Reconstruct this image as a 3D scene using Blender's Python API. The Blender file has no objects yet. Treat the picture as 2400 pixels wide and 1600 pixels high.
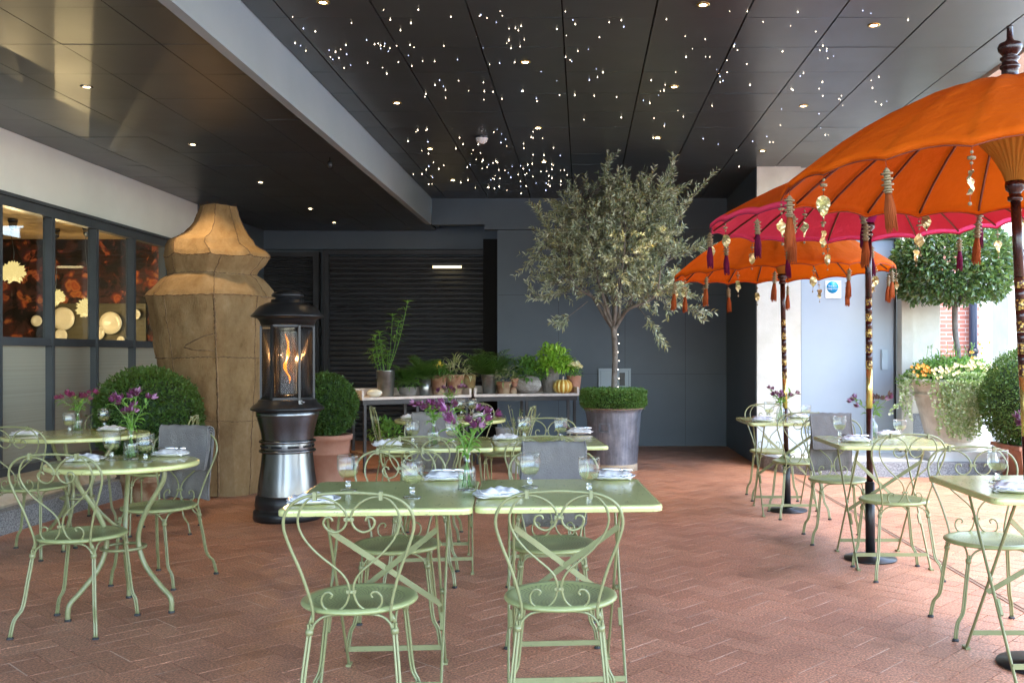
import bpy, math, random
from mathutils import Vector, Matrix, Euler
R = math.radians; PI = math.pi
sc = bpy.context.scene
COL = sc.collection

# ------------------------------------------------------------------ camera
F, CU, CV, H = 2250.0, 1365.0, 831.0, 1.33          # photo pixels (2400 wide)
cam = bpy.data.cameras.new('camera'); camo = bpy.data.objects.new('camera', cam); COL.objects.link(camo)
camo.location = (0, 0, H); camo.rotation_euler = (R(90), 0, 0)
cam.sensor_width = 36; cam.lens = F / 2400 * 36
cam.shift_x = -(CU - 1200) / 2400; cam.shift_y = (CV - 800) / 2400
cam.clip_start = 0.05; cam.clip_end = 500
sc.camera = camo
# ------------------------------------------------------------------ world, sun, exposure
SUN_EL, SUN_AZ = 66, 125        # azimuth clockwise from +Y
w = bpy.data.worlds.new('World'); sc.world = w; w.use_nodes = True
nt = w.node_tree; bg = nt.nodes['Background']
sky = nt.nodes.new('ShaderNodeTexSky'); sky.sky_type = 'NISHITA'; sky.sun_disc = False
sky.sun_elevation = R(SUN_EL); sky.sun_rotation = R(SUN_AZ); sky.dust_density = 1.2; sky.air_density = 1.0
nt.links.new(sky.outputs[0], bg.inputs[0]); bg.inputs[1].default_value = 0.15
sun = bpy.data.lights.new('sun', 'SUN'); sun.energy = .5; sun.angle = R(25); sun.color = (1, .95, .87)
suno = bpy.data.objects.new('sun', sun); COL.objects.link(suno)
sd = Vector((math.sin(R(SUN_AZ)) * math.cos(R(SUN_EL)), math.cos(R(SUN_AZ)) * math.cos(R(SUN_EL)), math.sin(R(SUN_EL))))
suno.rotation_euler = sd.to_track_quat('Z', 'Y').to_euler(); suno.location = (8, -4, 10)
sc.view_settings.view_transform = 'Standard'; sc.view_settings.look = 'None'
sc.view_settings.exposure = 3.6; sc.view_settings.gamma = 1.0
sc.render.engine = 'CYCLES'
cy = sc.cycles
cy.use_denoising = True; cy.max_bounces = 8; cy.diffuse_bounces = 5; cy.glossy_bounces = 4
cy.transmission_bounces = 8; cy.transparent_max_bounces = 16; cy.caustics_reflective = False; cy.caustics_refractive = False
cy.sample_clamp_indirect = 4.0

def P(u, v, z):
    y = F * (H - z) / (v - CV); return Vector(((u - CU) * y / F, y, z))

# ------------------------------------------------------------------ materials
class NB:
    def __init__(s, name, base=(.5, .5, .5), rough=.5, metal=0, spec=.5):
        s.m = bpy.data.materials.new(name); s.m.use_nodes = True; s.t = s.m.node_tree
        s.p = s.t.nodes['Principled BSDF']; s.out = s.t.nodes['Material Output']
        s.set(rough=rough, metal=metal, spec=spec); s.p.inputs['Base Color'].default_value = (*base, 1)
    def set(s, **k):
        n = dict(rough='Roughness', metal='Metallic', spec='Specular IOR Level', trans='Transmission Weight', ior='IOR',
                 alpha='Alpha', coat='Coat Weight', sheen='Sheen Weight', estr='Emission Strength')
        for a, b in k.items(): s.p.inputs[n[a]].default_value = b
        return s
    def n(s, typ, **k):
        x = s.t.nodes.new(typ)
        for a, b in k.items(): setattr(x, a, b)
        return x
    def l(s, a, b): s.t.links.new(a, b)
    def coord(s, kind='Object', scale=(1, 1, 1), rot=(0, 0, 0)):
        tc = s.n('ShaderNodeTexCoord'); mp = s.n('ShaderNodeMapping')
        mp.inputs['Scale'].default_value = scale; mp.inputs['Rotation'].default_value = rot
        s.l(tc.outputs[kind], mp.inputs[0]); return mp.outputs[0]
    def noise(s, vec, scale=5, detail=4, rough=.55, dist=0):
        x = s.n('ShaderNodeTexNoise'); x.inputs['Scale'].default_value = scale; x.inputs['Detail'].default_value = detail
        x.inputs['Roughness'].default_value = rough; x.inputs['Distortion'].default_value = dist
        s.l(vec, x.inputs['Vector']); return x.outputs['Fac']
    def ramp(s, fac, stops):
        x = s.n('ShaderNodeValToRGB'); e = x.color_ramp.elements
        while len(e) < len(stops): e.new(.5)
        for i, (p, c) in enumerate(stops): e[i].position = p; e[i].color = (*c, 1)
        s.l(fac, x.inputs[0]); return x.outputs[0]
    def math(s, op, a, b=None, c=None):
        x = s.n('ShaderNodeMath', operation=op)
        for i, q in enumerate((a, b, c)):
            if q is None: continue
            if isinstance(q, (int, float)): x.inputs[i].default_value = q
            else: s.l(q, x.inputs[i])
        return x.outputs[0]
    def mix(s, fac, a, b, mode='MIX'):
        x = s.n('ShaderNodeMixRGB', blend_type=mode)
        for i, q in enumerate((fac, a, b)):
            if isinstance(q, (int, float)): x.inputs[i].default_value = q
            elif isinstance(q, tuple): x.inputs[i].default_value = (*q, 1)
            else: s.l(q, x.inputs[i])
        return x.outputs[0]
    def color(s, c): s.l(c, s.p.inputs['Base Color']); return s
    def bump(s, h, strength=.3, dist=.01):
        x = s.n('ShaderNodeBump'); x.inputs['Strength'].default_value = strength; x.inputs['Distance'].default_value = dist
        s.l(h, x.inputs['Height']); s.l(x.outputs[0], s.p.inputs['Normal']); return s
    def island(s): return s.n('ShaderNodeNewGeometry').outputs['Random Per Island']
    def emit(s, c, st):
        s.p.inputs['Emission Color'].default_value = (*c, 1); s.p.inputs['Emission Strength'].default_value = st; return s

def mottled(name, a, b, rough=.6, scale=6, bump=.15, bs=60, metal=0, spec=.5, rough2=None, lo=.35, hi=.65, dist=.01, detail=5):
    m = NB(name, a, rough, metal, spec); v = m.coord()
    f = m.noise(v, scale, detail)
    m.color(m.ramp(f, [(lo, a), (hi, b)]))
    if rough2 is not None:
        rr = m.n('ShaderNodeMapRange'); rr.inputs[3].default_value = rough; rr.inputs[4].default_value = rough2
        m.l(m.noise(v, scale * 1.7, 3), rr.inputs[0]); m.l(rr.outputs[0], m.p.inputs['Roughness'])
    if bump: m.bump(m.noise(v, bs, 3), bump, dist)
    return m.m

def leafmat(name, stops, rough=.45, trans=.25, spec=.4):
    m = NB(name, stops[0], rough, 0, spec); n = len(stops)
    c = m.ramp(m.island(), [(i / (n - 1), s) for i, s in enumerate(stops)]); m.color(c)
    t = m.n('ShaderNodeBsdfTranslucent'); m.l(m.mix(.5, c, (.35, .5, .08), 'MIX'), t.inputs[0])
    mx = m.n('ShaderNodeMixShader'); mx.inputs[0].default_value = trans
    m.l(m.p.outputs[0], mx.inputs[1]); m.l(t.outputs[0], mx.inputs[2]); m.l(mx.outputs[0], m.out.inputs[0])
    return m.m

def fabric(name, col, col2, trans=.35, rough=.8, scale=(1, 1, 1)):
    m = NB(name, col, rough, 0, .15); v = m.coord(scale=scale)
    c = m.mix(m.noise(v, 5, 4), col, col2); m.color(c)
    m.bump(m.noise(m.coord(scale=(1, 1, .3)), 11, 6), .6, .03)
    if trans:
        t = m.n('ShaderNodeBsdfTranslucent'); m.l(c, t.inputs[0])
        mx = m.n('ShaderNodeMixShader'); mx.inputs[0].default_value = trans
        m.l(m.p.outputs[0], mx.inputs[1]); m.l(t.outputs[0], mx.inputs[2]); m.l(mx.outputs[0], m.out.inputs[0])
    return m.m

def emitter(name, col, st, sampling=True):
    m = NB(name, (0, 0, 0), 1); m.emit(col, st)
    if not sampling: m.m.cycles.emission_sampling = 'NONE'
    return m.m

def glassmat(name, tint=(1, 1, 1), rough=.02, base=.04, edge=.55):
    # thin sheet: fresnel mix of clear and glossy
    m = NB(name); lw = m.n('ShaderNodeLayerWeight'); lw.inputs[0].default_value = .5; fr = m.math('MULTIPLY', m.math('POWER', lw.outputs['Facing'], 3.5), edge)
    tr = m.n('ShaderNodeBsdfTransparent'); tr.inputs[0].default_value = (*tint, 1)
    gl = m.n('ShaderNodeBsdfGlossy'); gl.inputs['Roughness'].default_value = rough
    mx = m.n('ShaderNodeMixShader'); m.l(m.math('ADD', fr, base), mx.inputs[0])
    m.l(tr.outputs[0], mx.inputs[1]); m.l(gl.outputs[0], mx.inputs[2]); m.l(mx.outputs[0], m.out.inputs[0])
    return m.m

M = {}
# green painted metal with slight wear
def greenmetal(name, a, b, rough):
    m = NB(name, a, rough, 0, .5); v = m.coord()
    c = m.ramp(m.noise(v, 9, 6), [(.3, a), (.7, b)])
    chips = m.ramp(m.noise(v, 70, 3, .6), [(.64, (0, 0, 0)), (.68, (1, 1, 1))])
    m.color(m.mix(m.math('MULTIPLY', chips, .6), c, (.11, .10, .05)))
    m.bump(m.noise(v, 120, 2), .06, .002); return m
M['green'] = greenmetal('green_paint', (.185, .195, .085), (.235, .24, .11), .34).m
m = greenmetal('green_tabletop', (.47, .48, .19), (.51, .52, .21), .13); m.set(spec=.6)
rr = m.n('ShaderNodeMapRange'); rr.inputs[3].default_value = .08; rr.inputs[4].default_value = .22
m.l(m.noise(m.coord(), 3, 5), rr.inputs[0]); m.l(rr.outputs[0], m.p.inputs['Roughness']); M['top'] = m.m
# seat with punched pattern
m = NB('green_seat', (.38, .45, .21), .3); tc = m.n('ShaderNodeTexCoord'); sp = m.n('ShaderNodeSeparateXYZ'); m.l(tc.outputs['Object'], sp.inputs[0])
X, Y = sp.outputs[0], sp.outputs[1]
rad = m.math('SQRT', m.math('ADD', m.math('MULTIPLY', X, X), m.math('MULTIPLY', Y, Y))); th = m.math('ARCTAN2', Y, X)
rf = m.math('MULTIPLY', rad, 1 / .0135); ring = m.math('FRACT', rf); rid = m.math('FLOOR', rf)
tt = m.math('FRACT', m.math('ADD', m.math('MULTIPLY', th, 48 / (2 * PI)), m.math('MULTIPLY', rid, .5)))
hole = m.math('MULTIPLY', m.math('GREATER_THAN', ring, .45), m.math('LESS_THAN', m.math('ABSOLUTE', m.math('SUBTRACT', tt, .5)), .2))
inr = m.math('MULTIPLY', m.math('GREATER_THAN', rad, .04), m.math('LESS_THAN', rad, .162)); hole = m.math('MULTIPLY', hole, inr)
m.color(m.mix(m.math('MULTIPLY', hole, .8), m.ramp(m.noise(m.coord(), 9, 5), [(.3, (.25, .28, .115)), (.7, (.30, .33, .14))]), (.05, .05, .03)))
m.bump(m.math('SUBTRACT', 1, hole), .4, .003); M['seat'] = m.m
M['foot'] = mottled('foot_pad', (.02, .02, .02), (.04, .04, .04), .7)
M['blackmetal'] = mottled('black_metal', (.012, .012, .013), (.02, .02, .021), .35, 8, .08, 80, .3)
M['iron'] = mottled('dark_iron', (.02, .017, .015), (.035, .028, .024), .5, 10, .2, 50, .2)
M['winegreen'] = None
# floor
def brickmat(name, a, b, c):
    m = NB(name, a, .55, 0, .45); v = m.coord()
    base = m.ramp(m.island(), [(0, a), (.4, b), (.75, c), (1, a)])
    sp = m.ramp(m.noise(v, 95, 3, .75), [(.36, (.42, .38, .38)), (.5, (1, 1, 1)), (.64, (1.8, 1.75, 1.7))])
    st = m.ramp(m.noise(v, 1.1, 5, .6), [(.30, (.50, .47, .43)), (.40, (.86, .85, .84)), (.5, (1, 1, 1)), (.72, (1.15, 1.1, 1.06))])
    m.color(m.mix(1, m.mix(1, base, sp, 'MULTIPLY'), st, 'MULTIPLY'))
    rr = m.n('ShaderNodeMapRange'); rr.inputs[3].default_value = .30; rr.inputs[4].default_value = .62
    m.l(m.noise(v, 2.3, 5), rr.inputs[0]); m.l(rr.outputs[0], m.p.inputs['Roughness'])
    m.bump(m.noise(v, 170, 3), .25, .004); return m.m
M['paver'] = brickmat('terracotta_paver', (.40, .19, .112), (.45, .22, .132), (.36, .168, .10))
M['joint'] = mottled('dark_joint', (.03, .018, .014), (.06, .035, .027), .9, 20)
M['sand'] = mottled('sand_glint_joint', (.55, .40, .29), (.70, .55, .42), .9, 30)
# ceiling
def ceilmat(name, a, b, r1, r2):
    m = NB(name, a, .3, .0, .95); v = m.coord()
    m.color(m.ramp(m.noise(v, .9, 4), [(.3, a), (.7, b)]))
    rr = m.n('ShaderNodeMapRange'); rr.inputs[3].default_value = r1; rr.inputs[4].default_value = r2
    m.l(m.noise(v, 2.2, 4), rr.inputs[0]); m.l(rr.outputs[0], m.p.inputs['Roughness'])
    return m.m
M['ceil'] = ceilmat('ceiling_panel_paint', (.038, .046, .049), (.047, .056, .059), .285, .40)
M['seam'] = NB('ceiling_seam', (.004, .004, .004), .9).m
M['greywall'] = mottled('slate_grey_paint', (.070, .092, .113), (.080, .104, .126), .5, 1.5, .12, 90, 0, .4)
M['beam'] = mottled('beam_grey_paint', (.31, .38, .42), (.34, .41, .45), .5, 1.5, .06, 90)
M['white'] = mottled('warm_white_plaster', (.74, .76, .70), (.79, .81, .75), .6, 2, .08, 120)
M['frame'] = mottled('grey_frame_paint', (.055, .063, .068), (.068, .077, .082), .35, 4, .04, 60)
m = NB('slatted_shutter', (.028, .030, .034), .5, .0, .35); m.color(m.ramp(m.noise(m.coord(), 3, 4), [(.3, (.024, .026, .030)), (.7, (.036, .038, .042))])); M['shutter'] = m.m
M['door'] = mottled('blue_grey_door_paint', (.26, .31, .36), (.29, .34, .39), .4, 1.2, .05, 80)
def stonemat(name, a, b, bw=.9, bh=.42, mort=(.3, .28, .24)):
    m = NB(name, a, .7, 0, .3); v = m.coord('Object')
    c = m.ramp(m.noise(v, 3, 6, .65), [(.3, a), (.7, b)])
    m.color(c); m.bump(m.noise(v, 60, 4), .3, .006); return m.m
M['stone'] = stonemat('cream_limestone', (.50, .48, .40), (.62, .60, .53))
M['marble'] = stonemat('pale_base_stone', (.42, .45, .45), (.60, .63, .63))
M['granite'] = mottled('grey_granite', (.10, .11, .12), (.28, .29, .30), .55, 90, .1, 120, lo=.4, hi=.6, detail=2)
M['pavement'] = mottled('pale_paving', (.50, .50, .48), (.62, .62, .60), .7, 4, .1, 60)
m = NB('ledge_stone', (.45, .38, .29), .6); v = m.coord(); m.color(m.ramp(m.noise(v, 2.5, 6, .7, .6), [(.3, (.30, .22, .15)), (.5, (.46, .40, .31)), (.7, (.55, .51, .43))])); m.bump(m.noise(v, 40, 4), .25, .006); M['ledge'] = m.m
# brick for outside wall
m = NB('red_brick', (.35, .12, .08), .8); bt = m.n('ShaderNodeTexBrick'); m.l(m.coord('Object', (1, 1, 1), (R(90), 0, 0)), bt.inputs[0])
bt.inputs['Color1'].default_value = (.42, .14, .09, 1); bt.inputs['Color2'].default_value = (.34, .11, .075, 1); bt.inputs['Mortar'].default_value = (.5, .42, .36, 1)
bt.inputs['Scale'].default_value = 1; bt.inputs['Brick Width'].default_value = .225; bt.inputs['Row Height'].default_value = .075; bt.inputs['Mortar Size'].default_value = .006
m.color(bt.outputs[0]); M['brick'] = m.m
# wallpaper
m = NB('floral_wallpaper', (.3, .1, .03), .7); v = m.coord()
dv = m.noise(v, 3, 3); vo = m.n('ShaderNodeTexVoronoi'); vo.inputs['Scale'].default_value = 7.5; vo.inputs['Randomness'].default_value = 1
mp = m.n('ShaderNodeMixRGB'); mp.inputs[0].default_value = .18; m.l(v, mp.inputs[1])
nn = m.n('ShaderNodeTexNoise'); nn.inputs['Scale'].default_value = 5; m.l(v, nn.inputs[0]); m.l(nn.outputs['Color'], mp.inputs[2]); m.l(mp.outputs[0], vo.inputs[0])
fl = m.ramp(vo.outputs['Distance'], [(.0, (.45, .16, .05)), (.22, (.30, .07, .025)), (.34, (.42, .17, .05)), (.44, (.16, .03, .02)), (.56, (.05, .02, .02))])
big = m.ramp(m.noise(v, 3.0, 5, .65, .8), [(.47, (1, 1, 1)), (.52, (.07, .04, .07))])
pk = m.ramp(vo.outputs['Color'], [(.2, (1, .55, .4)), (.5, (1, .9, .5)), (.8, (.9, .6, .9))])
m.color(m.mix(1, m.mix(.75, fl, m.mix(1, fl, pk, 'MULTIPLY')), big, 'MULTIPLY')); M['wallpaper'] = m.m
m = NB('wood_ceiling', (.5, .36, .2), .5); v = m.coord(scale=(.5, 5, 1)); m.color(m.ramp(m.noise(v, 2, 5, .6, 1.2), [(.3, (.42, .28, .14)), (.7, (.60, .45, .26))])); M['woodceil'] = m.m
M['khaki'] = mottled('olive_panel_paint', (.075, .065, .035), (.10, .088, .05), .6, 3)
M['plate'] = mottled('cream_china', (.72, .66, .50), (.76, .70, .55), .25, 10, 0)
M['china'] = mottled('white_china', (.74, .73, .70), (.78, .77, .75), .18, 10, 0)
m = NB('frosted_pane', (.33, .33, .26), .28, 0, .5); v = m.coord(scale=(1, .05, 30)); m.color(m.ramp(m.noise(v, 2, 2), [(.3, (.30, .295, .23)), (.7, (.36, .355, .28))])); M['frost'] = m.m
M['pane'] = glassmat('window_glass', (.93, .95, .92), .01, .03)
M['glass'] = glassmat('thin_glass', (.965, .975, .965), .02, .05)
g = NB('solid_glass', (1, 1, 1), 0); g.set(trans=1, ior=1.45); M['solidglass'] = g.m
m = NB('pale_drink', (.70, .70, .38), .15); tr = m.n('ShaderNodeBsdfTransparent'); tr.inputs[0].default_value = (.97, .97, .84, 1); mx = m.n('ShaderNodeMixShader'); mx.inputs[0].default_value = .16  # pale diffuse share paints in window light refracted by the glass
m.l(tr.outputs[0], mx.inputs[1]); m.l(m.p.outputs[0], mx.inputs[2]); m.l(mx.outputs[0], m.out.inputs[0]); M['wine'] = m.m
M['water'] = glassmat('water', (.90, .95, .88), .02, .02)
M['napkin'] = mottled('white_linen', (.56, .54, .53), (.64, .62, .61), .85, 8, .4, 25)
M['silver'] = mottled('silver_cutlery', (.6, .6, .6), (.7, .7, .7), .18, 20, 0, metal=1)
M['chrome'] = mottled('brushed_steel', (.15, .155, .16), (.22, .225, .23), .24, 1.2, .05, 200, 1)
# burlap
m = NB('burlap', (.3, .2, .1), .9, 0, .15); v = m.coord()
wv = m.n('ShaderNodeTexWave'); wv.inputs['Scale'].default_value = 55; wv.inputs['Distortion'].default_value = 2.5; wv.bands_direction = 'Z'; m.l(v, wv.inputs[0])
wv2 = m.n('ShaderNodeTexWave'); wv2.inputs['Scale'].default_value = 55; wv2.inputs['Distortion'].default_value = 2.5; wv2.bands_direction = 'DIAGONAL'; m.l(m.coord(scale=(1.2, 1.2, .15)), wv2.inputs[0])
f = m.noise(m.coord(scale=(1.3, 1.3, .85)), 3.2, 9, .75)
c = m.ramp(f, [(.28, (.20, .12, .05)), (.42, (.34, .215, .10)), (.56, (.42, .28, .14)), (.74, (.52, .38, .22))])
pt = m.n('ShaderNodeTexVoronoi'); pt.inputs['Scale'].default_value = 1.7; m.l(m.coord(scale=(1, 1, .6)), pt.inputs[0])
c = m.mix(.3, c, m.mix(1, c, m.ramp(pt.outputs['Color'], [(.2, (.6, .55, .5)), (.8, (1.3, 1.25, 1.15))]), 'MULTIPLY'))
m.color(c); hh = m.math('ADD', m.math('MULTIPLY', wv.outputs['Fac'], .15), m.math('ADD', m.math('MULTIPLY', wv2.outputs['Fac'], .15), m.noise(v, 9, 6)))
m.bump(hh, .9, .03); M['burlap'] = m.m
M['seamjute'] = mottled('jute_seam', (.13, .075, .035), (.24, .15, .075), .95, 30, .6, 80)
# foliage
M['box'] = leafmat('boxwood_leaf', [(.022, .065, .012), (.04, .10, .018), (.075, .15, .028), (.028, .075, .015)])
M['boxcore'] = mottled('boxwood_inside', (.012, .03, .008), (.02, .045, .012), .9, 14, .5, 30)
M['boxlight'] = leafmat('clipped_box_leaf', [(.05, .12, .02), (.08, .17, .035), (.11, .22, .05)])
M['olive'] = leafmat('olive_leaf', [(.19, .235, .14), (.29, .34, .235), (.48, .52, .40), (.22, .25, .13), (.38, .35, .15)], .42, .15, .5)
M['bark'] = mottled('grey_bark', (.11, .095, .08), (.20, .18, .155), .9, 12, .6, 30)
M['bay'] = leafmat('bay_leaf', [(.035, .08, .028), (.05, .11, .035), (.085, .15, .05), (.12, .19, .06)], .25, .2, .7)
M['ivy'] = leafmat('variegated_ivy', [(.28, .42, .14), (.52, .60, .36), (.68, .72, .52), (.22, .36, .11), (.40, .54, .22)], .4)
M['fern'] = leafmat('fern_leaf', [(.05, .14, .022), (.085, .20, .035), (.13, .26, .05)])
M['lime'] = leafmat('lime_leaf', [(.20, .40, .03), (.28, .50, .05), (.36, .58, .08)])
M['herb'] = leafmat('herb_leaf', [(.08, .21, .035), (.14, .30, .05), (.22, .38, .08)])
M['varieg'] = leafmat('cream_edged_leaf', [(.12, .2, .04), (.42, .42, .2), (.5, .48, .3), (.15, .22, .05)])
M['stem'] = mottled('green_stem', (.10, .19, .04), (.15, .25, .06), .6, 20, 0)
M['aleaf'] = leafmat('flower_foliage', [(.11, .25, .03), (.16, .33, .05), (.22, .40, .07)])
M['purple'] = leafmat('purple_petal', [(.13, .012, .085), (.09, .006, .045), (.19, .025, .14), (.42, .22, .36)], .5)
M['plum'] = leafmat('plum_petal', [(.13, .008, .04), (.2, .015, .08), (.28, .03, .12)], .5)
M['yellow'] = leafmat('yellow_petal', [(.75, .50, .03), (.8, .6, .08), (.8, .62, .25)], .6)
M['orangef'] = leafmat('orange_petal', [(.75, .25, .03), (.8, .35, .04), (.78, .5, .15)], .6)
M['cream'] = leafmat('cream_petal', [(.8, .7, .4), (.75, .62, .28), (.8, .75, .55)], .6)
M['soil'] = mottled('soil', (.02, .014, .01), (.04, .028, .02), 1, 30, .5, 40)
M['terra'] = mottled('terracotta', (.36, .16, .10), (.46, .25, .17), .8, 5, .2, 60, lo=.3, hi=.75)
M['oldterra'] = mottled('weathered_terracotta', (.22, .10, .05), (.36, .26, .16), .9, 9, .4, 50, lo=.4, hi=.62)
M['mossterra'] = mottled('mossy_terracotta', (.20, .11, .04), (.24, .20, .08), .9, 12, .4, 50, lo=.4, hi=.6)
m = NB('galvanised_zinc', (.3, .33, .37), .42, .75); v = m.coord()
c = m.ramp(m.noise(v, 5, 7, .7), [(.3, (.16, .19, .23)), (.52, (.27, .31, .36)), (.72, (.40, .44, .49))])
sk = m.ramp(m.noise(m.coord(scale=(7, 7, .5)), 3, 4), [(.45, (.8, .8, .8)), (.62, (1.1, 1.1, 1.1))]); m.color(m.mix(1, c, sk, 'MULTIPLY')); m.bump(m.noise(v, 25, 4), .1, .01); M['zinc'] = m.m
M['rust'] = mottled('rusty_rim', (.16, .09, .05), (.28, .18, .12), .8, 14, .3, 60)
M['tablewood'] = mottled('pale_worn_wood', (.55, .44, .36), (.68, .58, .50), .6, 14, .2, 50)
m = NB('wicker_weave', (.2, .15, .1), .8); v = m.coord(); wv = m.n('ShaderNodeTexWave'); wv.inputs['Scale'].default_value = 30; wv.bands_direction = 'Z'; wv.inputs['Distortion'].default_value = 1.5; m.l(v, wv.inputs[0])
m.color(m.mix(m.noise(v, 30, 3), m.ramp(wv.outputs['Fac'], [(.3, (.10, .07, .055)), (.6, (.34, .29, .25))]), (.42, .38, .34))); m.bump(wv.outputs['Fac'], .9, .01); M['wicker'] = m.m
m = NB('pumpkin_rind', (.6, .4, .1), .45); sp = m.n('ShaderNodeSeparateXYZ'); tc = m.n('ShaderNodeTexCoord'); m.l(tc.outputs['Object'], sp.inputs[0])
an = m.math('SINE', m.math('MULTIPLY', m.math('ARCTAN2', sp.outputs[1], sp.outputs[0]), 12))
m.color(m.ramp(m.math('ADD', m.math('MULTIPLY', an, .5), m.math('MULTIPLY', m.noise(m.coord(), 30, 3), .5)), [(.3, (.55, .26, .03)), (.5, (.62, .42, .08)), (.7, (.70, .58, .22))])); M['pumpkin'] = m.m
M['vessel'] = mottled('tarnished_tin', (.20, .20, .18), (.36, .36, .33), .3, 6, .1, 60, .85)
M['whitepot'] = mottled('white_enamel', (.45, .47, .48), (.52, .54, .55), .3, 8, .05)
M['urn'] = mottled('weathered_urn_stone', (.42, .385, .31), (.60, .565, .48), .9, 7, .5, 40, lo=.35, hi=.65)
M['boxwoodplank'] = mottled('russet_planter_wood', (.26, .11, .06), (.34, .16, .09), .6, 7, .1, 60)
# parasols
M['orange'] = fabric('orange_canopy_cloth', (.58, .098, .003), (.66, .125, .004), .34)
M['orangelin'] = fabric('orange_lining_cloth', (.80, .20, .008), (.85, .25, .012), .45)
M['pink'] = fabric('pink_lining_cloth', (.66, .05, .13), (.72, .075, .17), .42)
M['magenta'] = fabric('magenta_ruffle_cloth', (.42, .03, .22), (.50, .045, .28), .3)
M['gold'] = fabric('amber_ruffle_cloth', (.55, .26, .04), (.62, .30, .05), .3)
M['trimred'] = mottled('dark_trim', (.16, .03, .012), (.22, .045, .018), .8, 30)
M['trimpink'] = mottled('plum_trim', (.24, .02, .08), (.30, .03, .12), .8, 30)
M['rib'] = mottled('lacquered_rib', (.10, .022, .014), (.15, .035, .02), .4, 12, .05)
M['pole'] = mottled('mahogany_pole', (.022, .006, .005), (.036, .010, .007), .25, 10, .05)
M['brass'] = mottled('aged_brass', (.52, .38, .10), (.62, .47, .16), .25, 14, .1, 60, .8)
M['bead'] = mottled('khaki_beads', (.19, .14, .07), (.28, .22, .12), .5, 20)
M['tassel'] = fabric('rust_tassel_thread', (.26, .055, .014), (.36, .09, .025), .1)
M['tasselp'] = fabric('plum_tassel_thread', (.10, .006, .03), (.16, .012, .055), .1)
M['foil'] = mottled('gilt_foil', (.62, .55, .26), (.72, .66, .40), .3, 25, .6, 60, .75)
M['blanket'] = mottled('grey_wool', (.15, .14, .132), (.195, .185, .172), .95, 6, .5, 160, 0, .1)
M['bluesign'] = NB('blue_sign', (.0, .30, .62), .4).m
M['plainwhite'] = NB('sign_white', (.78, .79, .80), .4).m
M['bulb'] = emitter('downlight_glow', (1, .74, .42), 4, False)
M['star'] = emitter('star_glow', (1, .84, .62), 2.2, False)
M['starb'] = emitter('star_glow_cool', (.62, .72, 1), 1.0, False)
M['flame'] = emitter('flame_glow', (1, .24, .012), .4)
M['pendant'] = emitter('pendant_glow', (1, .75, .30), .10)

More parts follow.
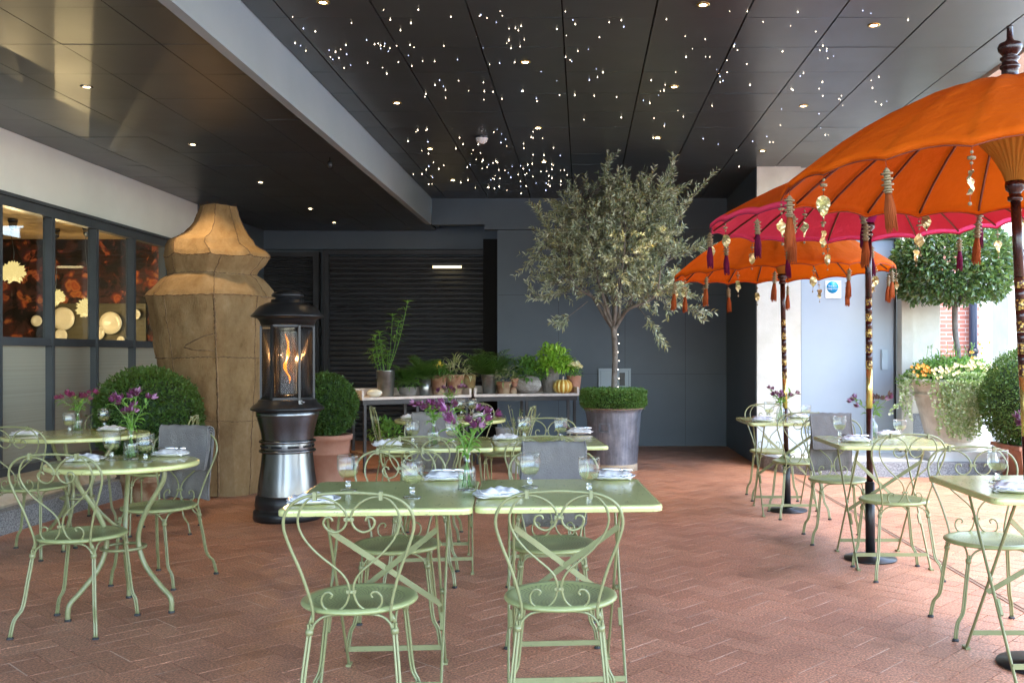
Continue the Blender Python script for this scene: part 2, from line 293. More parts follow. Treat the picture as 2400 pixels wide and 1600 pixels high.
# ------------------------------------------------------------------ mesh builder
class MB:
    def __init__(s): s.v = []; s.f = []; s.mi = []; s.sm = []
    def add(s, vs, fs, mi=0, smooth=False):
        o = len(s.v); s.v += [tuple(x) for x in vs]
        for f in fs: s.f.append(tuple(i + o for i in f)); s.mi.append(mi); s.sm.append(smooth)
        return s
    def box(s, c, d, mi=0, rot=None, bev=0):
        x, y, z = d[0] / 2, d[1] / 2, d[2] / 2
        vs = [Vector(p) for p in ((-x, -y, -z), (x, -y, -z), (x, y, -z), (-x, y, -z), (-x, -y, z), (x, -y, z), (x, y, z), (-x, y, z))]
        if rot is not None: vs = [rot @ p for p in vs]
        c = Vector(c)
        return s.add([p + c for p in vs], [(0, 3, 2, 1), (4, 5, 6, 7), (0, 1, 5, 4), (1, 2, 6, 5), (2, 3, 7, 6), (3, 0, 4, 7)], mi)
    def bb(s, x0, x1, y0, y1, z0, z1, mi=0):
        return s.box(((x0 + x1) / 2, (y0 + y1) / 2, (z0 + z1) / 2), (x1 - x0, y1 - y0, z1 - z0), mi)
    def tube(s, pts, r, n=8, mi=0, closed=False, flat=1.0):
        pts = [Vector(p) for p in pts]; N = len(pts)
        rs = r if isinstance(r, (list, tuple)) else [r] * N
        T = []
        for i in range(N):
            a = pts[(i - 1) % N] if (closed or i > 0) else pts[0]; b = pts[(i + 1) % N] if (closed or i < N - 1) else pts[-1]
            t = b - a; T.append(t.normalized() if t.length > 1e-9 else Vector((0, 0, 1)))
        up = Vector((0, 0, 1)) if abs(T[0].z) < .9 else Vector((1, 0, 0))
        nrm = (up - T[0] * up.dot(T[0])).normalized(); vs = []
        for i in range(N):
            if i: nrm = (nrm - T[i] * nrm.dot(T[i])); nrm = nrm.normalized() if nrm.length > 1e-6 else T[i].orthogonal().normalized()
            b = T[i].cross(nrm)
            for k in range(n):
                a = 2 * PI * k / n; vs.append(pts[i] + (nrm * math.cos(a) + b * math.sin(a) * flat) * rs[i])
        fs = []
        for i in range(N if closed else N - 1):
            j = (i + 1) % N
            for k in range(n): fs.append((i * n + k, i * n + (k + 1) % n, j * n + (k + 1) % n, j * n + k))
        if not closed: fs.append(tuple(range(n - 1, -1, -1))); fs.append(tuple((N - 1) * n + k for k in range(n)))
        return s.add(vs, fs, mi, True)
    def lathe(s, prof, n=24, c=(0, 0, 0), mi=0, smooth=True, sx=1, sy=1, cap=True, wob=None):
        vs = []; c = Vector(c)
        for i, (r, z) in enumerate(prof):
            for k in range(n):
                a = 2 * PI * k / n; q = r * (wob(a, z) if wob else 1)
                vs.append((c.x + q * math.cos(a) * sx, c.y + q * math.sin(a) * sy, c.z + z))
        fs = []
        for i in range(len(prof) - 1):
            for k in range(n): fs.append((i * n + k, i * n + (k + 1) % n, (i + 1) * n + (k + 1) % n, (i + 1) * n + k))
        if cap:
            if prof[0][0] > 1e-5: fs.append(tuple(range(n - 1, -1, -1)))
            if prof[-1][0] > 1e-5: fs.append(tuple((len(prof) - 1) * n + k for k in range(n)))
        return s.add(vs, fs, mi, smooth)
    def ball(s, c, r, mi=0, n=12, sx=1, sy=1, sz=1, bump=0, seed=0):
        rn = random.Random(seed); pr = []
        m = max(4, n // 2 + 1)
        vs = []; fs = []
        for i in range(m + 1):
            ph = PI * i / m
            for k in range(n):
                a = 2 * PI * k / n; q = r * (1 + bump * (rn.random() - .5)); vs.append((c[0] + q * sx * math.sin(ph) * math.cos(a), c[1] + q * sy * math.sin(ph) * math.sin(a), c[2] - q * sz * math.cos(ph)))
        for i in range(m):
            for k in range(n): fs.append((i * n + k, i * n + (k + 1) % n, (i + 1) * n + (k + 1) % n, (i + 1) * n + k))
        return s.add(vs, fs, mi, True)
    def leaf(s, p, d, nrm, L, W, mi=0, bend=.15):
        d = d.normalized(); side = d.cross(nrm)
        if side.length < 1e-4: side = d.orthogonal()
        side.normalize(); up = side.cross(d)
        m1 = p + d * L * .35 + up * L * bend * .5; m2 = p + d * L * .7 + up * L * bend * .3; e = p + d * L - up * L * bend * .4
        cup = up * W * .25
        s.add([p, m1 + side * W * .5 + cup, m2 + side * W * .38 + cup, e, m2 - side * W * .38 + cup, m1 - side * W * .5 + cup, m1, m2],
              [(0, 1, 6), (1, 2, 7, 6), (2, 3, 7), (0, 6, 5), (6, 7, 4, 5), (7, 3, 4)], mi, False)
    def leaf1(s, p, d, nrm, L, W, mi=0):
        d = d.normalized(); side = d.cross(nrm)
        if side.length < 1e-4: side = d.orthogonal()
        side.normalize(); up = side.cross(d)
        s.add([p, p + d * L * .5 + side * W * .5 + up * W * .15, p + d * L, p + d * L * .5 - side * W * .5 + up * W * .15], [(0, 1, 2, 3)], mi, False)
    def build(s, name, mats, parent=None, loc=(0, 0, 0), rz=0):
        me = bpy.data.meshes.new(name); me.from_pydata(s.v, [], s.f)
        for q in (mats if isinstance(mats, (list, tuple)) else [mats]): me.materials.append(M[q] if isinstance(q, str) else q)
        me.polygons.foreach_set('material_index', s.mi); me.polygons.foreach_set('use_smooth', s.sm); me.update()
        o = bpy.data.objects.new(name, me); COL.objects.link(o); o.location = loc; o.rotation_euler = (0, 0, rz)
        if parent is not None: o.parent = parent
        return o

def crom(pts, k=6):
    pts = [Vector(p) for p in pts]; out = []
    for i in range(len(pts) - 1):
        p0 = pts[max(i - 1, 0)]; p1 = pts[i]; p2 = pts[i + 1]; p3 = pts[min(i + 2, len(pts) - 1)]
        for j in range(k):
            t = j / k; out.append(.5 * ((2 * p1) + (p2 - p0) * t + (2 * p0 - 5 * p1 + 4 * p2 - p3) * t * t + (3 * p1 - p0 - 3 * p2 + p3) * t ** 3))
    out.append(pts[-1]); return out

def tag(o, label, cat, group=None):
    o['label'] = label; o['category'] = cat
    if group: o['group'] = group
    return o
def thing(name, label, cat, loc=(0, 0, 0), rz=0, group=None):
    o = bpy.data.objects.new(name, None); COL.objects.link(o); o.location = loc; o.rotation_euler = (0, 0, rz); o.empty_display_size = .1
    return tag(o, label, cat, group)
def struct(o): o['kind'] = 'structure'; return o
KIDS = {}
def dup(root, loc, rz, label, group=None):
    r = root.copy(); COL.objects.link(r); r.location = loc; r.rotation_euler = (0, 0, rz); r['label'] = label
    if group: r['group'] = group
    if root not in KIDS: KIDS[root] = [(c, list(c.children)) for c in root.children]
    for c, gs in KIDS[root]:
        d = c.copy(); COL.objects.link(d); d.parent = r
        for g in gs: e = g.copy(); COL.objects.link(e); e.parent = d
    return r

# ================================================================== SETTING
RXE = 3.27                                   # open edge of the roof
LC, HC = 3.25, 3.60                          # low and high ceiling heights
# ---- floor: herringbone pavers
def make_floor():
    rn = random.Random(4); b = MB(); W = .122; g = .0023; a = R(47); ca, sa = math.cos(a), math.sin(a)
    def rect(x0, y0, x1, y1, mi, z, zj=0):
        c = [(x0, y0), (x1, y0), (x1, y1), (x0, y1)]
        return [(ca * x - sa * y, sa * x + ca * y, z + (rn.random() - .5) * zj) for x, y in c]
    N = 95
    for i in range(-60, N + 100):
        for j in range(-105, N + 40):
            t = (i - j) % 4
            if t == 0: x0, y0, x1, y1 = i, j, i + 2, j + 1
            elif t == 3: x0, y0, x1, y1 = i, j, i + 1, j + 2
            else: continue
            cx, cyy = (x0 + x1) / 2 * W, (y0 + y1) / 2 * W
            wx, wy = ca * cx - sa * cyy, sa * cx + ca * cyy
            if not (-5.2 < wx < 9.0 and .6 < wy < 15.1): continue
            tv = rect(x0 * W + g, y0 * W + g, x1 * W - g, y1 * W - g, 0, 0, .0012)
            lo = [(x, y, -.008) for x, y, z in tv]
            b.add(tv + lo, [(0, 1, 2, 3), (0, 4, 5, 1), (1, 5, 6, 2), (2, 6, 7, 3), (3, 7, 4, 0)], 0)
            # pale sand joints, mostly one way, painting in light their edges catch
            far = wy > 7.2
            pr = .62 if t == 0 else (.12 if not far else .4)
            if wx > 1.6: pr *= .3
            if rn.random() < pr:
                if t == 0: q = rect(x0 * W + .01, y0 * W - g * .9, x1 * W - .01, y0 * W + g * .9, 2, -.0005)
                else: q = rect(x0 * W - g * .9, y0 * W + .01, x0 * W + g * .9, y1 * W - .01, 2, -.0005)
                b.add(q, [(0, 1, 2, 3)], 2)
    b.add([(-7, -3, -.004), (12, -3, -.004), (12, 18, -.004), (-7, 18, -.004)], [(0, 1, 2, 3)], 1)
    o = b.build('floor', ['paver', 'joint', 'sand']); return struct(o)
make_floor()
g_ = MB(); g_.add([(-60, -60, -.03), (60, -60, -.03), (60, 90, -.03), (-60, 90, -.03)], [(0, 1, 2, 3)]); struct(g_.build('ground', 'pavement'))

# ---- ceilings
def panels(name, xs, ys, z, gx=.006, gy=.002, seed=1):
    rn = random.Random(seed); b = MB()
    for i in range(len(xs) - 1):
        for j in range(len(ys) - 1):
            x0, x1, y0, y1 = xs[i] + gx, xs[i + 1] - gx, ys[j] + gy, ys[j + 1] - gy
            e = [(rn.random() - .5) * .0035 for _ in range(4)]
            lo = [(x0, y0, z + e[0]), (x1, y0, z + e[1]), (x1, y1, z + e[2]), (x0, y1, z + e[3])]
            b.add(lo + [(p[0], p[1], z + .03) for p in lo], [(0, 3, 2, 1), (0, 1, 5, 4), (1, 2, 6, 5), (2, 3, 7, 6), (3, 0, 4, 7)], 0)
    b.bb(xs[0], xs[-1], ys[0], ys[-1], z + .032, z + .05, 1)
    return struct(b.build(name, ['ceil', 'seam']))
xs = [-2.195, -1.982] + [-1.366 + .616 * k for k in range(8)] + [RXE]
ys = [6.47 + .625 * k for k in range(-12, 12)] + [13.95]
panels('high_ceiling', xs, ys, HC)
panels('low_ceiling', [-4.93, -4.46, -3.84, -3.225, -2.61, -2.27], [5.31 + .635 * k for k in range(-10, 15)] + [14.9], LC, .003, .002, 2)
b = MB(); b.bb(-5.3, RXE + .02, -1.1, 15.2, HC + .07, HC + .45, 0); struct(b.build('roof', 'greywall'))
b = MB(); b.bb(-5.3, -2.24, -1.1, 15.2, LC + .06, HC + .06); struct(b.build('low_ceiling_void', 'greywall'))
# beams
b = MB(); b.bb(-2.268, -2.197, -1.1, 13.948, LC - .03, HC + .06); struct(b.build('ceiling_beam', 'beam'))
b = MB(); b.bb(-2.19, RXE, 13.952, 14.1, 3.22, HC + .06); b.bb(-1.42, 2.1, 13.935, 14.1, 3.146, 3.218); struct(b.build('back_beam', 'greywall'))
b = MB(); b.bb(RXE + .02, RXE + .30, -1.1, 15, HC - .02, HC + .5); struct(b.build('roof_edge_fascia', 'stone'))
# ---- back walls
b = MB(); b.bb(-1.24, 2.1, 14.0, 15.1, -.02, 3.14); o = b.build('back_wall', 'greywall'); struct(o)
b = MB()
for (x, z0, z1) in ((-.35, 0, 3.1), (.62, 0, 3.1), (1.5, 0, 3.1)): b.bb(x, x + .003, 13.997, 13.9995, z0, z1)
for z in (1.05, 2.2): b.bb(-1.23, 2.09, 13.997, 13.999, z, z + .003)
struct(b.build('back_wall_joint', 'seam'))
b = MB(); b.bb(2.1, 2.3, 11.62, 14.1, -.02, HC + .06); struct(b.build('side_wall', 'greywall'))
b = MB(); b.bb(-5.3, -1.24, 15.0, 15.2, -.02, HC); b.bb(-5.3, -1.24, 14.9, 15.0, 2.966, LC + .05); struct(b.build('recess_wall', 'greywall'))
b = MB(); b.bb(-5.15, -4.95, 12.3, 15.0, -.02, LC + .05); struct(b.build('recess_side_wall', 'greywall'))
# roller shutter and louvred panel
def shutter(name, x0, x1, z1, pitch, depth, label, posts):
    t = thing(name, label, 'shutter', ((x0 + x1) / 2, 14.9, 0)); h = (x1 - x0) / 2
    b = MB(); z = .06; n = int((z1 - z) / pitch); pts = []
    for i in range(n):
        for (dy, dz) in ((0, 0), (-depth, .25), (-depth * 1.05, .55), (-depth * .55, .85), (0, .9)): pts.append((dy + .03, z + (i + dz) * pitch))
    vs = [(-h, y, q) for y, q in pts] + [(h, y, q) for y, q in pts]; k = len(pts)
    b.add(vs, [(i, k + i, k + i + 1, i + 1) for i in range(k - 1)], 0, False); b.bb(-h, h, -.03, .03, .0, .06)
    b.build('slat_curtain', 'shutter', t)
    for s in (-1, 1):
        b = MB(); b.bb(s * h - .045, s * h + .045, -.06, .04, 0, z1 + .02); b.bb(s * (h + .03) - .012, s * (h + .03) + .012, -.075, -.061, 0, z1); b.build('guide_rail', 'frame' if posts else 'shutter', t)
    b = MB(); b.bb(-h + .046, h - .046, -.05, .04, z1 - .05, z1 + .02); b.build('head_box', 'shutter', t); return t
shutter('roller_shutter', -3.97, -1.30, 2.93, .078, .028, 'wide dark roller shutter with horizontal slats across the back recess', False)
shutter('louvred_panel', -5.0, -4.12, 2.90, .036, .02, 'narrow dark louvred panel with fine slats left of the roller shutter', False)
t = thing('reflected_bar', 'glowing yellow bar imitating a light reflected in the dark shutter', 'light', (-2.09, 14.84, 2.68))  # glowing bar stands in for a fitting's reflection in the shutter
b = MB(); b.bb(-.23, .23, -.03, .02, .02, .045); b.build('housing', 'blackmetal', t)  # dark backing strip added for the reflected bar
b = MB(); b.bb(-.22, .22, -.028, .015, -.012, .019); b.build('tube', emitter('reflected_bar_glow', (1, .78, .40), .35), t)  # reflection made as a glowing surface, no lamp hangs here
b = MB(); b.bb(-1.52, -1.245, 14.70, 14.86, 0, 3.1); struct(b.build('recess_black_strip', 'seam'))  # plain black strip across the gap right of the shutter
# utility hatch on back wall
t = thing('wall_hatch', 'pale framed utility box on the slate wall behind the olive trunk', 'hatch', (.47, 13.99, .98))
b = MB()
for a in ((-.235, -.205, -.15, .15), (.205, .235, -.15, .15), (-.204, .204, .12, .15), (-.204, .204, -.15, -.12)): b.bb(a[0], a[1], -.03, .0, a[2], a[3])
b.build('frame', 'beam', t)
b = MB(); b.bb(-.2, .2, -.01, .0, -.118, .118); b.build('door', 'beam', t)
b = MB(); b.bb(.07, .15, -.022, -.012, -.10, .09); b.build('meter_window', 'blackmetal', t)

# ---- left wall with windows
b = MB(); b.bb(-5.2, -4.932, -1.1, 12.3, 2.69, LC + .05); struct(b.build('left_wall', 'white'))
wy = [8.93 + .81 * k for k in range(-11, 5)]
t = thing('window_screen', 'grey framed glazed screen of the restaurant along the left', 'window', (-4.93, 0, 0))
b = MB(); b.bb(-.08, .012, -.4, 12.25, 2.60, 2.685); b.bb(-.01, .045, -.4, 12.25, 2.686, 2.715); b.build('head_frame', 'frame', t)
b = MB(); b.bb(-.08, .008, -.4, 12.25, 1.41, 1.483); b.build('transom', 'frame', t)
b = MB(); b.bb(-.12, .05, -.4, 12.25, .30, .37); b.build('sill', 'frame', t)
wy2 = wy + [12.22]
for i, y in enumerate(wy2):
    b = MB(); b.bb(-.075, .012, y - .026, y + .026, .371, 2.599); b.bb(.013, .020, y - .010, y + .010, .371, 2.599); b.build('mullion', 'frame', t)
for y0, y1 in zip(wy2[:-1], wy2[1:]):
    b = MB(); b.bb(-.062, -.054, y0 + .027, y1 - .027, 1.484, 2.599); b.build('clear_pane', 'pane', t)
    b = MB(); b.bb(-.062, -.050, y0 + .027, y1 - .027, .371, 1.409); b.build('frosted_pane', 'frost', t)
b = MB()
pr = [(-4.94, .30), (-4.60, .298), (-4.42, .265), (-4.34, .20), (-4.36, .175), (-4.29, .165), (-4.27, .02), (-4.27, -.02), (-4.94, -.02)]
n = len(pr); vs = [(x, -1, z) for x, z in pr] + [(x, 8.95, z) for x, z in pr]
for i in range(n - 1): b.add([vs[i], vs[n + i], vs[n + i + 1], vs[i + 1]], [(0, 1, 2, 3)], 1 if i >= 4 else 0, i < 3)
b.add([vs[n + i] for i in range(n)], [tuple(range(n))], 0)
tag(b.build('stone_ledge', ['ledge', 'granite']), 'long worn stone ledge with granite foot under the left windows', 'ledge')
b = MB(); b.bb(-5.2, -4.95, -1.1, 12.3, -.02, .299); b.bb(-4.95, -4.90, 8.96, 12.3, -.02, .29); struct(b.build('low_wall', 'greywall'))
# interior room behind the windows
b = MB(); b.bb(-12, -5.2, 12.25, 12.4, 0, 2.8); struct(b.build('restaurant_end_wall', 'wallpaper'))
b = MB(); b.bb(-12.2, -12, -1, 12.4, 0, 2.8); b.bb(-12, -5.2, -1.2, -1, 0, 2.8); struct(b.build('restaurant_walls', 'khaki'))
b = MB(); b.bb(-12.2, -5.2, -1.2, 12.4, 2.802, 2.95); struct(b.build('restaurant_ceiling', 'woodceil'))
b = MB(); b.bb(-12.2, -5.2, -1.2, 12.4, -.03, .05); struct(b.build('restaurant_floor', 'iron'))
b = MB(); b.bb(-6.85, -5.55, 12.20, 12.248, .05, 1.98); tag(b.build('wainscot_panel', 'khaki'), 'olive wall panel hung with cream plates inside the restaurant', 'panel')
pl = [(152, 747, 27, 'largest cream plate with ringed rim on the restaurant wall'), (263, 757, 26, 'large mottled cream plate on the restaurant wall, nearer the sculpture'),
      (147, 786, 15, 'small cream plate half hidden under the ringed plate'), (234, 781, 15, 'small cream plate cut by the third mullion'),
      (321, 737, 12, 'small pale plate beside the sculpture seen through the last window'), (90, 752, 13, 'small cream plate cut by the first mullion'), (287, 797, 9, 'tiny cream plate just above the transom')]
for i, (u, v, r, lab) in enumerate(pl):
    s = 12.18 / F; rr_ = r * s; b = MB()
    b.lathe([(0, .0), (rr_ * .55, .0), (rr_ * .62, -.012), (rr_, -.02), (rr_, -.028), (rr_ * .6, -.022), (0, -.012)][::-1], 28)
    o = b.build('wall_plate', 'plate', loc=((u - CU) * s, 12.16, H + (CV - v) * s)); o.rotation_euler = (R(-90), 0, 0); tag(o, lab, 'plate', 'plates on the restaurant wall')
for i, (u, v, y, r, lab) in enumerate([(30, 638, 10.4, .125, 'ruffled glass pendant lamp seen through the first window'), (130, 697, 11.2, .10, 'ruffled pendant lamp just right of the first mullion'), (204, 722, 11.0, .12, 'lowest ruffled pendant lamp by the second mullion')]):
    s = y / F; t = thing('pendant_lamp', lab, 'lamp', ((u - CU) * s, y, H + (CV - v) * s), 0, 'glass pendant lamps in the restaurant'); zt = 2.8 - t.location.z
    b = MB(); rn = random.Random(i)
    for k in range(70):
        d = Vector((rn.gauss(0, 1), rn.gauss(0, 1), rn.gauss(0, .8))).normalized(); b.leaf1(d * r * .45, (d + Vector((0, 0, .2))), Vector((rn.random(), rn.random(), rn.random())), r * .65, r * .5)
    b.ball((0, 0, 0), r * .72, 0, 14, bump=.25, seed=i); b.build('shade', 'pendant', t)
    b = MB(); b.tube(crom([(0, 0, r * .6), (.01, 0, zt * .4), (-.02, 0, zt * .75), (0, 0, zt - .07)]), .004, 5); b.build('cable', 'frame', t)
    b = MB(); b.lathe([(.045, zt - .03), (.035, zt - .10), (.012, zt - .12)], 12); b.lathe([(.05, zt - .03), (.05, zt - .002)], 12); b.build('ceiling_cup', 'chrome', t)
    L = bpy.data.lights.new('pendant_light', 'POINT'); L.energy = 2.4; L.color = (1, .72, .38); L.shadow_soft_size = .005
    lo = bpy.data.objects.new('pendant_light', L); COL.objects.link(lo); lo.parent = t; lo.location = (0, 0, -r - .12)

# ---- right hand stone wall, door, kerb, pavement
WY = 11.6
t = thing('stone_pier', 'cream limestone pier on a pale polished base left of the blue grey door', 'pier', (2.37, WY, .12))
b = MB(); b.bb(-.26, .27, 0, .6, .37, HC - .06); b.build('shaft', 'stone', t)
b = MB(); b.bb(-.265, .29, -.03, .5, 0, .368); b.build('base_block', 'marble', t)
b = MB(); b.bb(2.66, 4.3, WY + .08, WY + .6, 2.75, 5.2); b.bb(2.11, 4.3, WY + .3, WY + .6, 3.7, 6.2); struct(b.build('wall_above_door', 'stone'))
t = thing('door', 'wide blue grey steel door in the cream stone wall', 'door', (3.24, WY + .10, .37))
b = MB(); b.bb(-.575, .20, 0, .05, 0, 2.36); b.build('door_leaf', 'door', t)
b = MB(); b.bb(.206, .555, .006, .05, 0, 2.36); b.bb(.30, .306, -.002, .006, 0, 2.36); b.build('side_leaf', 'door', t)
b = MB(); b.bb(-.6, -.58, -.03, .06, 0, 2.38); b.bb(.558, .575, -.03, .06, 0, 2.38); b.bb(-.579, .557, -.03, .06, 2.362, 2.38); b.build('door_frame', 'blackmetal', t)
b = MB(); b.bb(.40, .47, -.03, .004, .78, 1.02); b.bb(.415, .455, -.038, -.031, .92, .99); b.build('entry_keypad', 'beam', t)
b = MB(); b.bb(2.662, 3.82, WY - .02, WY + .16, .12, .368); tag(b.build('door_threshold', 'marble'), 'pale stone threshold under the blue grey door', 'threshold')
t = thing('door_sign', 'white square notice with blue disc and white words on the door', 'sign', (3.05, WY + .095, 2.13))
b = MB(); b.bb(-.09, .10, -.006, .0, -.11, .10); b.build('sign_plate', 'plainwhite', t)
b = MB(); b.lathe([(.072, 0), (.072, .004)], 32); o = b.build('blue_disc', 'bluesign', t); o.location = (-.005, -.0065, .02); o.rotation_euler = (R(90), 0, 0)
for k, (s, z) in enumerate((('Fire exit', .026), ('Keep clear', -.006))):
    cu = bpy.data.curves.new('notice_words', 'FONT'); cu.body = s; cu.size = .031; cu.align_x = 'CENTER'; cu.extrude = .0006
    tmp = bpy.data.objects.new('tmp', cu); COL.objects.link(tmp); bpy.context.view_layer.update()
    me = bpy.data.meshes.new_from_object(tmp.evaluated_get(bpy.context.evaluated_depsgraph_get())); bpy.data.objects.remove(tmp); bpy.data.curves.remove(cu)
    me.name = 'notice_words'; me.materials.clear(); me.materials.append(M['plainwhite']); o = bpy.data.objects.new('notice_words', me); COL.objects.link(o); o.parent = t; o.location = (-.005, -.0125, z); o.rotation_euler = (R(90), 0, 0)
b = MB(); b.bb(3.84, 3.975, WY - .06, WY + .5, .12, 5.2); tag(b.build('door_jamb', 'stone'), 'projecting cream stone jamb right of the blue grey door', 'jamb')
t = thing('corner_pier', 'pale stone corner pier on a grey granite foot behind the flower urn', 'pier', (4.15, WY, .12))
b = MB(); b.bb(-.17, .18, .02, .5, .50, 6.1); b.build('shaft', 'stone', t)
b = MB(); b.bb(-.17, .21, 0, .52, 0, .498); b.build('base_block', 'granite', t)
b = MB()
pts = [(2.10, 11.63), (2.12, 11.2), (2.25, 10.85), (2.5, 10.58), (2.85, 10.45), (3.3, 10.43), (9.5, 10.43)]
n = len(pts); vs = [(x, y, .157) for x, y in pts] + [(x, y, -.02) for x, y in pts]
for i in range(n - 1): b.add([vs[i], vs[n + i], vs[n + i + 1], vs[i + 1]], [(0, 1, 2, 3)], 0)
inn = [(x + .02 * (1 if i < 3 else 0), y + .14) for i, (x, y) in enumerate(pts)]; inn[0] = (2.25, 11.63); inn[1] = (2.27, 11.28)
vv = [(x, y, .157) for x, y in pts] + [(x, y, .157) for x, y in inn]
for i in range(n - 1): b.add([vv[i], vv[i + 1], vv[n + i + 1], vv[n + i]], [(0, 1, 2, 3)], 0)
struct(b.build('kerb', 'granite'))
b = MB(); b.add([(x, y, .1575) for x, y in inn] + [(9.5, 16, .1575), (2.25, 16, .1575)], [tuple(range(n + 2))]); struct(b.build('pavement', 'pavement'))
b = MB(); b.bb(9.5, 30, -20, 40, -.1, .15); struct(b.build('street_pavement', 'pavement'))
b = MB(); b.bb(2.278, 2.286, 3.6, 10.42, .0012, .004); b.bb(2.306, 2.314, 3.6, 10.42, .0012, .004); b.bb(2.287, 2.305, 3.6, 10.42, .0005, .0012)
tag(b.build('slot_drain', 'rust'), 'thin metal slot drain running through the red pavers at right', 'drain')
# outside buildings
def facade():
    t = thing('white_building', 'bright white rendered building beyond the planters', 'building', (8, 17, .15))
    b = MB(); b.bb(-4.5, -1.75, 0, 3, 0, 9); b.bb(-.98, 14, 0, 3, 0, 9); b.build('wall', 'white', t)
    b = MB(); b.bb(-1.74, -.99, -.05, 2, 0, 9); b.build('brick_pier', 'brick', t)
    for x in (.6, 3.2, 5.8):
        f = MB(); f.bb(x, x + 1.3, -.05, -.001, 1.2, 3.2); fo = f.build('window', 'frame', t)
        f = MB(); f.bb(x + .07, x + 1.23, -.056, -.051, 1.27, 3.13); f.build('pane', 'pane', fo)
    return t
facade()
t = thing('drainpipe', 'dark navy drainpipe on the brick pier behind the bay tree', 'pipe', (6.86, 16.85, .15))
b = MB(); b.tube([(0, 0, 0), (0, 0, 8)], .07, 12); b.build('pipe', NB('navy_pipe', (.02, .03, .06), .3).m, t)
for z in (1.2, 3.2, 5.2):
    b = MB(); b.lathe([(.088, z), (.088, z + .08)], 12); b.build('bracket', 'blackmetal', t)
b = MB(); b.bb(5.42, 5.95, 12.2, 12.7, .157, 2.42); b.bb(5.38, 5.99, 12.16, 12.74, 2.421, 2.56); b.bb(5.40, 5.97, 12.18, 12.72, 2.32, 2.37)
tag(b.build('gate_pier', 'stone'), 'weathered cream gate pier with flat cap at the right edge', 'pier')

# ---- ceiling lamps
def downlight(u, v, low, lab, group, power=6):
    z = LC if low else HC; y = F * (z - H) / (CV - v); x = (u - CU) * y / F
    t = thing('downlight', lab, 'downlight', (x, y, z), 0, group)
    b = MB(); b.lathe([(.024, -.002), (.027, -.008), (.042, -.006), (.044, -.002)], 20, cap=False); b.build('trim_ring', 'brass' if not low else 'chrome', t)
    b = MB(); b.lathe([(.0, -.003), (.024, -.004)], 16, cap=False); b.build('lamp_face', 'bulb', t)
    L = bpy.data.lights.new('downlight_beam', 'SPOT'); L.energy = power; L.color = (1, .72, .40); L.spot_size = R(75); L.spot_blend = .7; L.shadow_soft_size = .03
    lo = bpy.data.objects.new('downlight_beam', L); COL.objects.link(lo); lo.parent = t; lo.location = (0, 0, -.02); L.energy = power * (.26 if low else .2)
dl = [(203, 203, 1, 'recessed downlight nearest the camera in the low left ceiling', 16), (452, 338, 1, 'second recessed downlight of the low left ceiling', 30), (611, 427, 1, 'recessed downlight shining on the right side of the sculpture', 75),
      (727, 489, 1, 'fourth downlight of the row in the low ceiling', 8), (783, 521, 1, 'farthest downlight of the row in the low ceiling', 8)]
for u, v, lw, lab, pw in dl: downlight(u, v, True, lab, 'downlights in the low ceiling', pw)
dh = [(757, 5, 'downlight at the top edge beside the grey beam', 12), (1231, 145, 'downlight among the stars above the olive tree, left of its crown', 10), (930, 241, 'downlight low beside the beam among dense stars', 10), (1580, 203, 'downlight high above the right of the olive crown', 25),
      (1261, 300, 'small downlight in front of the smoke detector', 8), (1541, 323, 'downlight right above the olive crown', 100), (1008, 348, 'warm downlight left of the smoke detector', 8), (1275, 379, 'orange downlight above the crown edge', 6),
      (1061, 422, 'far downlight in the densest stars', 6), (1648, 11, 'downlight at the top edge in the bright part of the ceiling', 8), (2048, 59, 'downlight high above the orange parasol', 8), (1883, 248, 'downlight above the pink lined parasol', 8), (1787, 353, 'unlit looking downlight near the cream wall', 3)]
for u, v, lab, pw in dh: downlight(u, v, False, lab, 'downlights in the high ceiling', pw)
t = thing('added_spotlight', 'small black spotlight added beside the grey beam to light the sculpture neck', 'spotlight', (-2.46, 9.35, LC))  # added lamp without a visible source, brightens the sculpture neck
b = MB(); b.lathe([(0, -.11), (.022, -.11), (.026, -.06), (.018, -.04), (.006, -.035), (.006, -.002)], 14, cap=False); b.build('can', 'blackmetal', t)
L = bpy.data.lights.new('added_spot_beam', 'SPOT'); L.energy = 3.2; L.color = (1, .58, .08); L.spot_size = R(26); L.spot_blend = .5; L.shadow_soft_size = .03
lo = bpy.data.objects.new('added_spot_beam', L); COL.objects.link(lo); lo.parent = t; lo.location = (0, 0, -.12); lo.rotation_euler = (Vector((-2.46, 9.35, 3.13)) - Vector((-3.22, 9.25, 2.42))).to_track_quat('Z', 'Y').to_euler()
t = thing('smoke_detector', 'white round smoke detector on the dark ceiling', 'smoke detector', (-1.048, 10.0, HC))
b = MB(); b.lathe([(.0, -.075), (.03, -.075), (.035, -.06), (.055, -.055), (.058, -.03), (.065, -.026), (.065, -.001)], 24); b.build('housing', 'china', t)
b = MB(); b.lathe([(.072, -.022), (.078, -.001)], 24, cap=False); b.build('base_ring', 'blackmetal', t)
